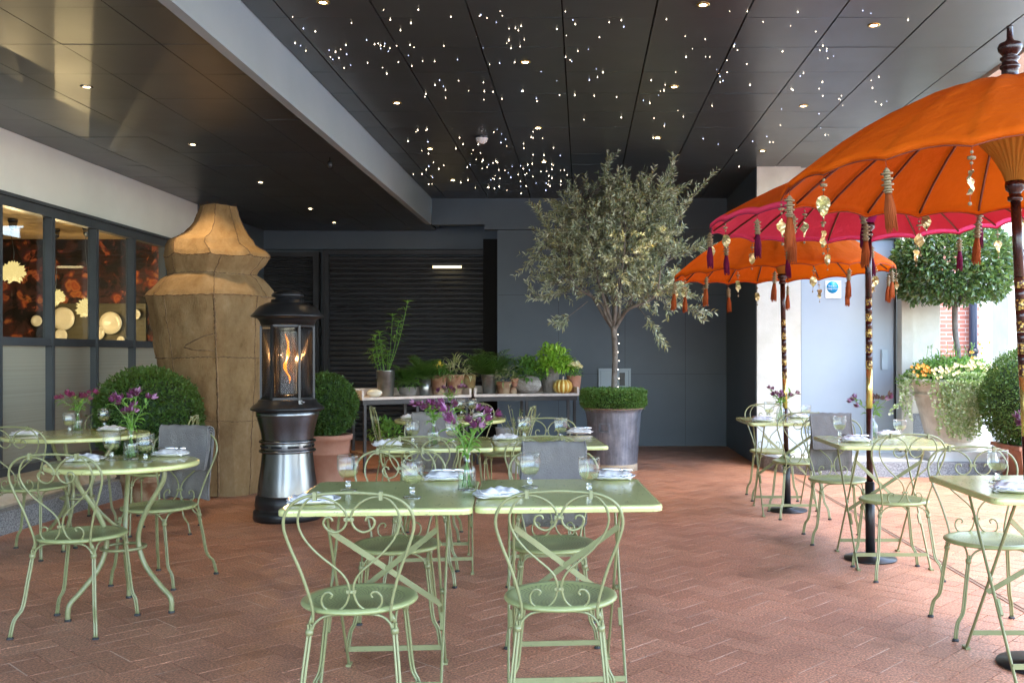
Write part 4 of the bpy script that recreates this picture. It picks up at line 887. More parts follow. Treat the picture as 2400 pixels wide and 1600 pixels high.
# ================================================================== SCULPTURE
def sculpture():
    Y0 = 9.30; s = Y0 / F; t = thing('burlap_sculpture', 'tall brown stitched burlap vessel sculpture with a flared neck', 'sculpture', ((492 - CU) * s, Y0, 0))
    rows = [(1150, 400, 612), (1000, 390, 620), (900, 381, 626), (800, 366, 632), (751, 358, 636), (704, 349, 639), (697, 346, 641), (688, 352, 637), (672, 366, 626), (655, 380, 612), (645, 397, 597),
            (636, 398, 603), (625, 395, 617), (606, 394, 630), (596, 394, 622), (586, 395, 606), (578, 396, 596), (566, 403, 590), (556, 425, 583), (545, 440, 576), (525, 456, 567), (505, 464, 559), (488, 470, 553), (484, 471, 553), (486, 476, 548)]
    rn = random.Random(3); b = MB(); N = 160; vs = []
    cx0 = 492
    zs = [H + (CV - v) * s for v, a, c in rows]; zs[0] = 0
    # resample rows smoothly
    fine = []
    for i in range(len(rows) - 1):
        k = 16 if i < 5 else 4
        for j in range(k): q = j / k; fine.append((zs[i] * (1 - q) + zs[i + 1] * q, rows[i][1] * (1 - q) + rows[i + 1][1] * q, rows[i][2] * (1 - q) + rows[i + 1][2] * q))
    fine.append((zs[-1], rows[-1][1], rows[-1][2]))
    def sec(a, sharp=.6, kk=8):
        # octagon softened: radius factor
        al = (a - R(9)) % (2 * PI / kk) - PI / kk; return sharp * (math.cos(PI / kk) / math.cos(al)) + (1 - sharp) * .965
    rings = []
    for z, u0, u1 in fine:
        cx = ((u0 + u1) / 2 - cx0) * s; rr_ = (u1 - u0) / 2 * s; ring = []
        for k in range(N):
            a = 2 * PI * k / N; w_ = 1 + .012 * math.sin(5 * a + z * 4) + .010 * math.sin(9 * a - z * 7 + 1) + .006 * math.sin(17 * a + z * 15) + .004 * math.sin(31 * a - z * 23 + 2 * math.sin(5 * z)) + .004 * math.sin(23 * z + 6 * a) + .003 * math.sin(47 * z - 9 * a)
            top = 1.95 < z < 2.55; sh = .9 if top else .45; q = rr_ * sec(a, sh) * w_ * 1.02; al = (a - R(9)) % (PI / 4) - PI / 8
            ring.append((cx + q * math.cos(a), q * math.sin(a) * .82, z + .006 * math.sin(3 * a + z * 9) + (.022 * (abs(al) / (PI / 8)) ** 3 * max(0, 1 - abs(z - 2.30) / .2) if top else 0)))
        rings.append(ring)
    vs = [p for r_ in rings for p in r_]; m_ = len(rings)
    fs = [(i * N + k, i * N + (k + 1) % N, (i + 1) * N + (k + 1) % N, (i + 1) * N + k) for i in range(m_ - 1) for k in range(N)]
    # open neck, closed a little below the rim
    fs.append(tuple((m_ - 1) * N + k for k in range(N)))
    b.add(vs, fs, 0, True); b.build('burlap_body', 'burlap', t)
    def hseam(zt, wd=.008):
        i = min(range(m_), key=lambda q: abs(fine[q][0] - zt)); pts = [Vector(rings[i][k]) * 1 for k in range(N)]
        pts = [Vector((p.x * 1.003, p.y * 1.003, p.z + rn.uniform(-.005, .005))) for p in pts]; q = MB(); q.tube(pts, [wd * rn.uniform(.5, 1.5) for _ in pts], 5, closed=True); q.build('stitched_seam', 'seamjute', t)
    for zt in (zs[6], zs[10], zs[13], .72, 1.30): hseam(zt, .0055 if zt != .72 else .003)
    def vseam(deg, z0, z1, wd=.007):
        pts = []; k = int(((R(deg)) % (2 * PI)) / (2 * PI) * N)
        for i in range(m_):
            if z0 <= fine[i][0] <= z1: p = rings[i][k]; pts.append(Vector((p[0] * 1.003 + rn.uniform(-.003, .003), p[1] * 1.006, p[2])))
        q = MB(); q.tube(pts, [wd * rn.uniform(.6, 1.5) for _ in pts], 5); q.build('stitched_seam', 'seamjute', t)
    for dg in (9, 54, 99, 144, 189, 234, 279, 324): vseam(dg, zs[13], 2.9, .004)
    for dg in (243, 291, 335, 20, 70, 120, 160, 200): vseam(dg, .0, zs[6], .0035 if dg != 291 else .009)
    for dg in (231, 291, 350): vseam(dg, zs[6], zs[13], .004)
    # little loose threads and patch outline on the front
    def surf(deg, z):
        k = int((R(deg) % (2 * PI)) / (2 * PI) * N); i = min(range(m_), key=lambda q: abs(fine[q][0] - z)); p = rings[i][k]; return Vector((p[0] * 1.004, p[1] * 1.01, z))
    q = MB(); q.tube([surf(a, z) for a, z in ((289, 1.52), (280, 1.50), (270, 1.46), (262, 1.42), (260, 1.40), (268, 1.375), (280, 1.37), (289, 1.37))], .006, 5); q.build('patch_stitching', 'seamjute', t)
    q = MB()
    for i in range(160):
        sl = rn.choice((291, 243, 335, 285)); z = rn.uniform(.05, 1.9); p = surf(sl, z); q.tube([p, p + Vector((rn.gauss(0, .016), -.008, rn.gauss(0, .016)))], .0016, 3)
    for i in range(70):
        a = rn.uniform(180, 360); p = surf(a, zs[13] if i % 2 else zs[-2]); q.tube([p, p + Vector((rn.gauss(0, .012), -.006, rn.gauss(.004, .014)))], .0016, 3)
    q.build('frayed_threads', 'burlap', t)
sculpture()

# ================================================================== PATIO HEATER
def heater():
    t = thing('patio_heater', 'tall black and steel flame heater with a caged glass tube', 'heater', (-2.395, 7.8, 0)); k = 7.8 / F
    b = MB(); b.lathe([(.0, .0), (.262, .0), (.270, .02), (.268, .075), (.252, .088), (.250, .10), (.256, .12), (.248, .19), (.235, .205)], 48, cap=False); b.build('base_ring', 'blackmetal', t)
    b = MB(); b.lathe([(.236, .20), (.232, .26), (.218, .36), (.205, .46), (.198, .545)], 48, cap=False); b.build('lower_skirt', 'chrome', t)
    for z in (.555, .632):
        q = MB(); q.tube([(.212 * math.cos(2 * PI * i / 56), .212 * math.sin(2 * PI * i / 56), z) for i in range(56)], .012, 8, closed=True); q.build('steel_hoop', 'chrome', t)
    b = MB(); b.lathe([(.203, .545), (.206, .565), (.206, .622), (.203, .64)], 48, cap=False); band = b.build('vent_band', 'chrome', t)
    for i in range(10):
        a = 2 * PI * (i + .3) / 10; q = MB(); q.box((.2065 * math.cos(a), .2065 * math.sin(a), .594), (.004, .085, .016), rot=Euler((0, 0, a)).to_matrix()); q.build('vent_slot', 'seam', band)
    b = MB(); b.lathe([(.201, .64), (.208, .70), (.225, .77), (.238, .82), (.240, .832)], 48, cap=False); b.build('upper_skirt', 'chrome', t)
    b = MB(); b.lathe([(.243, .832), (.246, .836), (.246, .868), (.240, .873)], 48, cap=False); b.build('polished_band', 'chrome', t)
    b = MB(); b.lathe([(.245, .872), (.288, .885), (.292, .897), (.275, .915), (.235, .945), (.228, .965), (.222, .97), (0, .97)], 48, cap=False); b.build('top_collar', 'blackmetal', t)
    b = MB(); b.box((.17, -.205, .955), (.03, .03, .03)); b.lathe([(.014, 0), (.014, .02)], 12, (.19, -.22, .945)); b.build('control_knob', 'chrome', t)
    # glass tube with flame
    b = MB(); b.lathe([(.075, .985), (.075, 1.545)], 32, cap=False); b.build('glass_tube', 'glass', t)
    b = MB(); b.lathe([(.085, .97), (.085, 1.0), (.06, 1.01), (0, 1.01)], 32, cap=False); b.build('burner_cup', 'chrome', t)
    # mirror back plate reflects the flame
    b = MB(); b.bb(-.085, .085, .085, .09, 1.0, 1.52); b.build('reflector', 'chrome', t)
    pts = []; rs = []; rn = random.Random(2)
    for i in range(40):
        q = i / 39; z = 1.10 + .40 * q; a = q * 9.5; r = .014 + .010 * math.sin(q * 7); pts.append((r * math.cos(a), r * math.sin(a), z)); rs.append(max(.0015, .012 * math.sin(PI * min(1, q * 1.02)) ** .6 * (1 + .35 * math.sin(q * 23))))
    b = MB(); b.tube(pts, rs, 8); b.build('flame', 'flame', t)
    L = bpy.data.lights.new('flame_light', 'POINT'); L.energy = 1.6; L.color = (1, .48, .16); L.shadow_soft_size = .004; L.specular_factor = 0
    lo = bpy.data.objects.new('flame_light', L); COL.objects.link(lo); lo.parent = t; lo.location = (0, -.03, 1.3)
    # octagonal cage
    n = 6; rc = .205; ph = R(12)
    cs = [(rc * math.cos(ph + 2 * PI * i / n), rc * math.sin(ph + 2 * PI * i / n)) for i in range(n)]
    for (x, y) in cs:
        b = MB(); b.box((x, y, 1.265), (.020, .020, .60), rot=Euler((0, 0, math.atan2(y, x))).to_matrix()); b.build('cage_post', 'blackmetal', t)
    for i in range(n):
        p0, p1 = Vector((*cs[i], 0)), Vector((*cs[(i + 1) % n], 0)); d = (p1 - p0); L_ = d.length; d.normalize(); b = MB(); z0, z1 = .985, 1.555; cell = .015; hh = .024
        m_ = int((L_ - .03) / cell); rows_ = int((z1 - z0) / hh)
        for sgn in (1, -1):
            for st in range(-rows_, m_ + 1):
                a0 = max(0, -st) if sgn > 0 else 0
                seg = []
                for r_ in range(rows_ + 1):
                    c = st + r_ if sgn > 0 else (m_ - st) - r_
                    if 0 <= c <= m_: seg.append(p0 + d * (.015 + c * (L_ - .03) / m_) + Vector((0, 0, z0 + r_ * hh)))
                if len(seg) > 1: b.tube([seg[0], seg[-1]], .0027, 3)
        b.build('mesh_guard', 'blackmetal', t)
        q = MB()
        for z in (.978, 1.562): q.box(((p0 + p1) / 2 + Vector((0, 0, z))), (L_ - .018, .012, .018), rot=Euler((0, 0, math.atan2(d.y, d.x))).to_matrix())
        q.build('guard_rim', 'blackmetal', t)
    b = MB(); b.lathe([(0, 1.57), (.21, 1.57), (.22, 1.60), (.235, 1.62), (.285, 1.634), (.287, 1.642), (.262, 1.668), (.225, 1.715), (.17, 1.745), (.13, 1.752), (.128, 1.775), (.095, 1.78)], 48, cap=False); b.build('hood', 'blackmetal', t)
    b = MB(); b.lathe([(.095, 1.755), (.095, 1.79), (.125, 1.80), (.128, 1.812), (.11, 1.835), (.06, 1.85), (0, 1.853)], 40, cap=False); b.build('cap', 'blackmetal', t)
heater()
# ================================================================== PARASOLS
def tassel_mesh(thread):
    b = MB(); b.tube([(0, 0, 0), (0, 0, -.035)], .0014, 4, 2)
    z = -.035
    b.ball((0, 0, z), .008, 1, 8)
    for r, h in ((.012, .010), (.022, .008), (.012, .012), (.021, .008), (.013, .012), (.022, .008), (.013, .012), (.019, .008), (.014, .008)):
        b.lathe([(.004, -h), (r, -h * .8), (r * 1.05, -h * .5), (r, -h * .2), (.004, 0)], 12, (0, 0, z), 1); z -= h
    rn = random.Random(5)
    b.lathe([(.016, -.125), (.020, -.06), (.013, -.01), (.010, 0)], 14, (0, 0, z), 0)
    for i in range(34):
        a = rn.uniform(0, 2 * PI); r = rn.uniform(.012, .024); b.tube([(.010 * math.cos(a), .010 * math.sin(a), z), (.020 * math.cos(a), .020 * math.sin(a), z - .06), (r * math.cos(a + .2), r * math.sin(a + .2), z - rn.uniform(.12, .145))], .0017, 3)
    return b, [thread, 'bead', 'trimred']
def pendant_mesh(seed):
    rn = random.Random(seed); b = MB(); b.tube([(0, 0, 0), (0, 0, -.085)], .001, 4, 2); b.ball((0, 0, -.02), .006, 1, 8); b.lathe([(.004, -.006), (.014, -.004), (.014, .004), (.004, .006)], 12, (0, 0, -.04), 1); b.ball((0, 0, -.058), .006, 1, 8)
    # crumpled leaf or heart of gilt sheet
    n = 9; vs = []; L, W = .085, .030
    tw = rn.uniform(0, PI)
    for i in range(n + 1):
        q = i / n; w_ = W * math.sin(PI * min(1, q * .96 + .04)) ** .7 * (1.25 - .75 * q)
        for j in range(-2, 3):
            x = j / 2 * w_; y = .010 * math.sin(q * 8 + j + seed) + rn.uniform(-.005, .005)
            vs.append((x * math.cos(tw) - y * math.sin(tw), x * math.sin(tw) + y * math.cos(tw), -.082 - q * L))
    b.add(vs, [(i * 5 + j, i * 5 + j + 1, (i + 1) * 5 + j + 1, (i + 1) * 5 + j) for i in range(n) for j in range(4)], 0, False)
    b.tube([(0, 0, -.165), (0, 0, -.195)], .001, 4, 2); b.ball((0, 0, -.198), .007, 1, 8); return b, ['foil', 'bead', 'trimred']
def parasol(loc, label, zr, Rr, h, top, lean, lining, ruffle, thread, trim, gold, seed, tilt=0, ph=0.0):
    t = thing('parasol', label, 'parasol', loc, 0, 'fringed parasols on the right'); dx, dy = lean; NR = 20; rn = random.Random(seed)
    C = Vector((dx, dy, 0)); zt = zr + h
    def cz(q): return h * (1 - q ** 1.85)
    def pt(q, a, off=0):
        g = (a - ph) / (2 * PI / NR); g = abs(g - round(g)) * 2          # 0 on a rib, 1 mid gore
        sg = (1 - (1 - g) ** 2)
        r = Rr * q * (1 - .022 * sg * q); z = zr + cz(q) - .020 * sg * q * (1 - q) * 2 + .022 * sg * max(0, q - .7) / .3 + off
        return Vector((r * math.cos(a), r * math.sin(a), z + tilt * r * math.cos(a) * q)) + C
    def skin(off, mats, qs, mi=0):
        b = MB(); N = NR * 6; vs = [pt(q, 2 * PI * k / N + ph, off) for q in qs for k in range(N)]
        b.add(vs, [(i * N + k, i * N + (k + 1) % N, (i + 1) * N + (k + 1) % N, (i + 1) * N + k) for i in range(len(qs) - 1) for k in range(N)], mi, True); return b
    qs = [.035, .1, .2, .32, .44, .56, .67, .77, .86, .93, .98]
    b = skin(0, top, qs); b.build('canopy', top, t)
    if lining: skin(-.010, lining, qs).build('lining', lining, t)
    # hem
    b = MB(); N = NR * 6; vs = []
    for q, off in ((.98, .0005), (1.0, -.001), (1.002, -.028), (.99, -.028)):
        vs += [pt(q, 2 * PI * k / N + ph, off + rn.uniform(-.0025, .0025) * (off < -.01)) for k in range(N)]
    b.add(vs, [(i * N + k, i * N + (k + 1) % N, (i + 1) * N + (k + 1) % N, (i + 1) * N + k) for i in range(3) for k in range(N)], 0, True); b.build('hem', lining if lining else top, t)
    b = MB(); b.tube([pt(1.0, 2 * PI * k / N + ph, -.028) for k in range(N)], .003, 5, closed=True); b.build('trim_cord', trim, t)
    for k in range(NR):
        a = ph + 2 * PI * k / NR; b = MB(); b.tube([pt(q, a, -.016) for q in (.06, .2, .35, .5, .65, .8, .9, .985)], .0065, 6); b.build('rib', 'rib', t)
    # gathered ruffle round the hub
    b = MB(); N = 120; vs = []
    for j, (q, z) in enumerate(((.034, -.015), (.05, .03), (.09, .10), (.15, .165), (.22, .215), (.28, .25))):
        for k in range(N):
            a = 2 * PI * k / N; f = 1 + .09 * math.sin(a * 30 + j * .3) * (1 - j * .12); r = q * f * Rr; zz = zr + min(z, cz(q) - .025)
            vs.append(Vector((r * math.cos(a), r * math.sin(a), zz)) + C)
    b.add(vs, [(i * N + k, i * N + (k + 1) % N, (i + 1) * N + (k + 1) % N, (i + 1) * N + k) for i in range(5) for k in range(N)], 0, True); b.build('ruffle', ruffle, t)
    # pole: steel sleeve, lacquered wood, brass painted bands, finial
    def at(z): return Vector((dx * z / zr, dy * z / zr, z))
    b = MB(); b.lathe([(.165, .002), (.168, .006), (.165, .014), (.05, .022), (.045, .03)], 40, cap=False); b.add([(.165 * math.cos(2 * PI * k / 40), .165 * math.sin(2 * PI * k / 40), .002) for k in range(40)], [tuple(range(39, -1, -1))]); b.build('base_plate', 'blackmetal', t)
    b = MB(); b.tube([at(.02), at(.5)], .031, 18); b.tube([at(.5), at(.506)], [.031, .024], 18); b.build('base_sleeve', 'blackmetal', t)
    for za, zb in ((.507, gold[0] - .26), (gold[1], zr - .10), (zr + .02, zt + .02)):
        b = MB(); b.tube([at(za), at(zb)], .021, 16); b.build('pole', 'pole', t)
    b = MB(); b.tube([at(gold[0] - .259), at(gold[0] - .001)], .0205, 16); b.build('brass_section', 'brass', t)
    z = gold[0]; i = 0
    for i in range(9):
        z2 = z + (gold[1] - gold[0]) / 9; b = MB(); b.tube([at(z), at(z2 - .0005)], .0212 if i % 2 else .0218, 16); o = b.build('painted_band', M['bandgold'] if i % 2 == 0 else 'pole', t); z = z2
    b = MB(); c = at(zr - .05); b.lathe([(.021, -.05), (.030, -.045), (.031, -.03), (.024, -.025), (.026, -.01), (.038, .0), (.042, .02), (.040, .035), (.030, .04), (.030, .075)], 24, c); b.build('collar', 'pole', t)
    b = MB(); c = at(zt); b.lathe([(.045, -.02), (.042, .0), (.034, .01), (.034, .045), (.041, .05), (.041, .06), (.033, .065), (.031, .08), (.040, .088), (.040, .095), (.026, .10), (.030, .105), (.047, .125), (.050, .14), (.044, .155), (.020, .165), (.013, .175), (.0125, .225), (.014, .23), (.0, .232)], 28, c); b.build('finial', 'pole', t)
    tb, tm = tassel_mesh(thread); t0 = tb.build('tassel', tm, t); pens = [pendant_mesh(seed * 10 + i) for i in range(3)]; pm = [p[0].build('leaf_pendant', p[1], t) for p in pens]; up = [0, 0, 0]; ut = 0
    for k in range(NR):
        a = ph + 2 * PI * k / NR; p = pt(1.0, a, -.028)
        if k % 2 == 0:
            if ut: o = t0.copy(); COL.objects.link(o); o.parent = t
            else: o = t0; ut = 1
        else:
            i = rn.randrange(3)
            if k in (1, 3, 5): i = (k - 1) // 2
            if up[i]: o = pm[i].copy(); COL.objects.link(o); o.parent = t
            else: o = pm[i]; up[i] = 1
        o.location = p; o.rotation_euler = (rn.gauss(0, .04), rn.gauss(0, .04), rn.uniform(0, 6))
    return t
m = NB('gold_painted_band', (.4, .28, .08), .35, .3); vo = m.n('ShaderNodeTexVoronoi'); vo.inputs['Scale'].default_value = 90; m.l(m.coord(), vo.inputs[0])
m.color(m.ramp(vo.outputs['Distance'], [(.35, (.55, .40, .10)), (.55, (.06, .02, .012))])); M['bandgold'] = m.m
parasol((1.95, 4.11, 0), 'nearest orange parasol cut by the right edge, finial in view', 2.085, .98, .42, 'orange', (-.10, 0), None, 'gold', 'tassel', 'trimred', (1.24, 1.66), 1, .03, R(4))
parasol((1.875, 6.25, 0), 'middle parasol, orange outside with pink lining', 2.20, 1.03, .35, 'orange', (-.015, 0), 'pink', 'magenta', 'tasselp', 'trimpink', (1.24, 1.70), 2, .02, R(0))
parasol((1.75, 8.19, 0), 'farthest orange parasol beside the olive tree', 2.03, .925, .43, 'orange', (-.045, 0), None, 'gold', 'tassel', 'trimred', (1.13, 1.63), 3, .04, R(3))

# ================================================================== PLANTS
def shell_leaves(b, c, rx, ry, rz, n, L, W, rn, kind='leaf1', lump=.06, depth=.16, mi=0, zmin=-1, zmax=1, out=.9):
    ph = [rn.uniform(0, 6) for _ in range(6)]
    for _ in range(n):
        z = rn.uniform(zmin, zmax); a = rn.uniform(0, 2 * PI); q = math.sqrt(max(0, 1 - z * z)); d = Vector((q * math.cos(a), q * math.sin(a), z))
        f = 1 + lump * (math.sin(3 * a + ph[0] + 2 * z) * .5 + math.sin(5 * a + ph[1] - 4 * z) * .4 + math.sin(7 * z + ph[2]) * .5 + math.sin(13 * a + ph[3] + 9 * z) * .25)
        r = f * (1 - depth * rn.random() ** 1.6)
        p = Vector(c) + Vector((d.x * rx * r, d.y * ry * r, d.z * rz * r)); dd = (d * out + Vector((rn.gauss(0, .7), rn.gauss(0, .7), rn.gauss(0, .7)))).normalized(); nn = Vector((rn.gauss(0, 1), rn.gauss(0, 1), rn.gauss(.5, 1)))
        l = L * rn.uniform(.7, 1.2)
        (b.leaf if kind == 'leaf' else b.leaf1)(p, dd, nn, l, W * rn.uniform(.8, 1.2), mi)
def terracotta(t, r0, r1, h, mat='terra', rimh=.06, name='pot'):
    b = MB(); b.lathe([(r0, 0), (r0 + (r1 - r0) * .62, h * .62), (r0 + (r1 - r0) * .63 + .008, h * .625), (r0 + (r1 - r0) * .66, h * .65), (r1 - .018, h - rimh), (r1, h - rimh + .004), (r1 + .004, h - .006), (r1, h), (r1 - .02, h), (r1 - .03, h - .05), (0, h - .05)], 48, cap=False); return b.build(name, mat, t)
# box balls
def boxball(loc, c, r, n, seed, label, pot, leafm='box', sq=1.0):
    t = thing('boxwood_ball', label, 'boxwood ball', loc, 0, 'clipped boxwood balls'); rn = random.Random(seed)
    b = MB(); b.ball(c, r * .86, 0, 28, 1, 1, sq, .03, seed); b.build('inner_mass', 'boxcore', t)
    b = MB(); shell_leaves(b, c, r, r, r * sq, n, .030, .017, rn, lump=.035, depth=.13); shell_leaves(b, c, r * 1.05, r * 1.05, r * sq * 1.05, n // 30, .034, .014, rn, lump=.05, depth=.04, out=1.6); b.build('foliage', leafm, t)
    if pot: terracotta(t, *pot)
    b = MB(); b.tube([(0, 0, .1), (0, 0, c[2])], .02, 8); b.build('stem', 'bark', t); return t
boxball((-3.66, 8.10, 0), (0, 0, .80), .425, 15000, 1, 'large dark boxwood ball in front of the burlap sculpture', (.17, .24, .44, 'oldterra'))
boxball((-2.62, 9.80, 0), (0, 0, .815), .315, 11000, 2, 'smaller boxwood ball in a pale terracotta pot right of the heater', (.17, .265, .52, 'terra'), 'box', 1.0)
t = boxball((4.74, 10.0, 0), (0, 0, .86), .56, 17000, 3, 'dark boxwood ball in a russet box planter at the right edge', None, 'box')
b = MB(); b.add([(-.24, -.24, 0), (.24, -.24, 0), (.24, .24, 0), (-.24, .24, 0), (-.32, -.32, .36), (.32, -.32, .36), (.32, .32, .36), (-.32, .32, .36)], [(0, 3, 2, 1), (4, 5, 6, 7), (0, 1, 5, 4), (1, 2, 6, 5), (2, 3, 7, 6), (3, 0, 4, 7)])
for z in (.115, .235): w_ = .24 + .08 * z / .36 + .003; b.bb(-w_, w_, -w_, w_, z, z + .008)
b.build('box_planter', 'boxwoodplank', t)
b = MB(); b.bb(-.345, .345, -.345, .345, .361, .40); b.build('planter_rim', 'boxwoodplank', t)

# ---- olive tree in zinc tub
t = thing('olive_tree', 'feathery grey green olive tree rising from a zinc tub to the ceiling', 'tree', (.36, 11.1, .58))
rn = random.Random(9); tw = MB(); lf = MB(); lim = MB()
# ellipsoid lobes of the crown, local to the tree (x, y, z above .58)
trunk = crom([(0, 0, 0), (.01, .01, .45), (.02, 0, .80), (.0, 0, 1.08)], 5); lim.tube(trunk, [.040, .038, .037, .036, .035, .034, .034, .033, .033, .033, .033, .032, .033, .034, .036, .038][:len(trunk)], 12)
lobes = [((0, 0, 1.98), .72, .62, .55, 250), ((-.15, 0, 2.3), .52, .5, .38, 120), ((.25, -.1, 2.38), .46, .45, .38, 110), ((-.50, 0, 1.95), .30, .32, .33, 46), ((-.60, .05, 1.60), .22, .24, .15, 20), ((.42, -.15, 1.50), .34, .32, .22, 60),
         ((.58, -.1, 1.95), .22, .28, .38, 40), ((.10, -.35, 2.60), .28, .26, .18, 30), ((-.05, -.3, 2.68), .14, .16, .12, 9), ((.48, -.25, 2.6), .17, .2, .2, 16)]
limbs = []
for (ex, ey, ez) in ((-.55, .1, 1.75), (-.3, -.2, 2.2), (.05, .2, 2.3), (.35, -.15, 2.2), (.6, .1, 1.8), (.45, -.3, 1.4), (-.45, -.1, 1.55), (.1, -.35, 1.8), (-.1, .35, 1.7)):
    e = Vector((ex, ey, ez)); s0 = Vector((0, 0, 1.02 + rn.uniform(-.02, .08))); mid = s0 * .55 + e * .45 + Vector((rn.uniform(-.06, .06), rn.uniform(-.06, .06), .08)); pts = crom([s0, s0 + Vector((ex * .18, ey * .18, .14)), mid, e, e + Vector((ex * .15, ey * .15, .3))], 5)
    lim.tube(pts, [max(.004, .023 * (1 - i / len(pts)) + .004) for i in range(len(pts))], 8); limbs += pts[6:]
def twig(p, d, L, nl, leafL=.055):
    d = d.normalized(); dr = Vector((rn.gauss(0, .25), rn.gauss(0, .25), rn.uniform(-.15, .3))); pts = [p + d * L * q + dr * L * q * q for q in (0, .33, .66, 1)]; tw.tube(pts, [.0028, .0022, .0016, .001], 4)
    for i in range(nl):
        q = .08 + .92 * i / (nl - 1); pp = p + d * L * q + dr * L * q * q; tang = (d + dr * 2 * q).normalized(); s1 = tang.orthogonal().normalized(); s1 = Matrix.Rotation(rn.uniform(0, 6.28), 3, tang) @ s1
        for sg in (1, -1):
            ld = (tang * rn.uniform(.5, 1.0) + s1 * sg * rn.uniform(.6, 1.0)).normalized(); lf.leaf(pp, ld, Vector((rn.gauss(0, 1), rn.gauss(0, 1), 1)), leafL * rn.uniform(.75, 1.2), .0165 * rn.uniform(.8, 1.2), 0, .12)
for (c, rx, ry, rz_, n) in lobes:
    C_ = Vector(c)
    for _ in range(int(n * 1.45)):
        d = Vector((rn.gauss(0, 1), rn.gauss(0, 1), rn.gauss(0, 1))).normalized(); q = rn.random() ** .42; p = C_ + Vector((d.x * rx * q, d.y * ry * q, d.z * rz_ * q))
        near = min(limbs, key=lambda l: (l - p).length); gd = (p - near); gd = gd.normalized() if gd.length > .02 else d
        tw.tube([near, near * .5 + p * .5 + Vector((0, 0, .03)), p], [.004, .003, .0025], 4) if (near - p).length < .5 and rn.random() < .5 else None
        dirn = (gd * .5 + d * .6 + Vector((0, 0, .35)) + Vector((rn.gauss(0, .35), rn.gauss(0, .35), rn.gauss(0, .35))))
        if p.z > 2.62: p.z = 2.62 - rn.uniform(0, .3)
        tl = rn.uniform(.14, .26)
        twig(p, dirn, tl, rn.randint(8, 12), .06)
for (a, bb_) in (((.55, -.2, 1.35), (1.02, -.25, 1.22)), ((.35, -.2, 1.2), (.52, -.25, .93)), ((.7, -.1, 2.2), (.95, -.15, 2.62)), ((-.75, 0, 2.1), (-1.0, 0, 1.72)), ((-.7, 0, 2.1), (-.88, 0, 2.38)), ((-.6, 0, 1.45), (-.92, 0, 1.42)), ((.55, -.3, 2.55), (.66, -.35, 2.86)), ((-.1, -.35, 2.6), (-.06, -.45, 2.9)), ((.8, 0, 1.9), (1.05, -.05, 2.0)), ((-.5, -.1, 1.2), (-.62, -.1, 1.08))):
    A, B_ = Vector(a), Vector(bb_); tw.tube([A * .6 + Vector((0, 0, 1.6)) * .4, A, B_], [.006, .004, .002], 5)
    for k in range(5): twig(A + (B_ - A) * (k / 5), (B_ - A).normalized() + Vector((rn.gauss(0, .3), rn.gauss(0, .3), rn.gauss(0, .3))), (B_ - A).length * .5 + .06, 12, .065)
lim.build('trunk', 'bark', t); tw.build('twigs', 'bark', t); lf.build('crown', 'olive', t)
t = thing('zinc_tub', 'tall riveted zinc tub holding the olive tree and a clipped box ring', 'tub', (.36, 11.1, 0))
b = MB(); b.lathe([(.262, 0), (.270, .01), (.272, .075), (.274, .08), (.318, .66), (.335, .70), (.343, .705), (.345, .72), (.335, .726), (.322, .72), (.31, .60), (0, .60)], 56, cap=False); b.build('tub_body', 'zinc', t)
b = MB(); b.tube([(.338 * math.cos(2 * PI * i / 56), .338 * math.sin(2 * PI * i / 56), .715) for i in range(56)], .010, 7, closed=True); b.build('rolled_rim', 'rust', t)
b = MB(); b.lathe([(.273, .0), (.277, .004), (.277, .075), (.274, .082)], 56, cap=False); b.build('stained_foot', M['tanfoot'] if 'tanfoot' in M else 'tablewood', t)
b = MB(); an = R(-112); cx, cyy = .312 * math.cos(an), .312 * math.sin(an); rot = Euler((0, 0, an + PI / 2)).to_matrix()
for (x, z, wx, wz) in ((0, .55, .12, .012), (0, .455, .12, .012), (-.055, .502, .012, .09), (.055, .502, .012, .09)): b.box(Vector((cx, cyy, z)) + rot @ Vector((x, 0, 0)), (wx, .014, wz), rot=rot)
b.build('handle_bracket', 'zinc', t)
t = thing('box_hedge_ring', 'clipped green box hedge ring filling the top of the zinc tub', 'hedge', (.36, 11.1, .70))
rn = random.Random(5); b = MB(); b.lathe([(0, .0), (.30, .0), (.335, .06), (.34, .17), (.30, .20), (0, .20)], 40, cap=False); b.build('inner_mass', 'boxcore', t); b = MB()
for _ in range(11000):
    a = rn.uniform(0, 2 * PI)
    if rn.random() < .62: r, z = .355 + rn.gauss(0, .012), rn.uniform(.0, .215); r -= .05 * max(0, .06 - z) / .06; d = Vector((math.cos(a), math.sin(a), .3))
    else: r, z = .36 * math.sqrt(rn.random()), .215 + rn.gauss(0, .01); d = Vector((0, 0, 1))
    b.leaf1(Vector((r * math.cos(a), r * math.sin(a), z)), d + Vector((rn.gauss(0, .7), rn.gauss(0, .7), rn.gauss(0, .5))), Vector((rn.gauss(0, 1), rn.gauss(0, 1), rn.gauss(0, 1))), .028 * rn.uniform(.7, 1.2), .017)
b.build('foliage', 'boxlight', t)
t = thing('string_lights', 'thin string of fairy lights hanging beside the olive trunk', 'fairy lights', (.40, 11.02, .9))
b = MB(); b.tube(crom([(0, 0, 0), (.02, 0, .25), (.0, 0, .5), (.03, 0, .72)], 5), .0012, 4); b.build('wire', 'blackmetal', t)
for k in range(7):
    b = MB(); b.ball((.012 * (k % 2) + .008, -.004, .06 + k * .10), .0035, 0, 8); b.build('bulb', 'star', t)

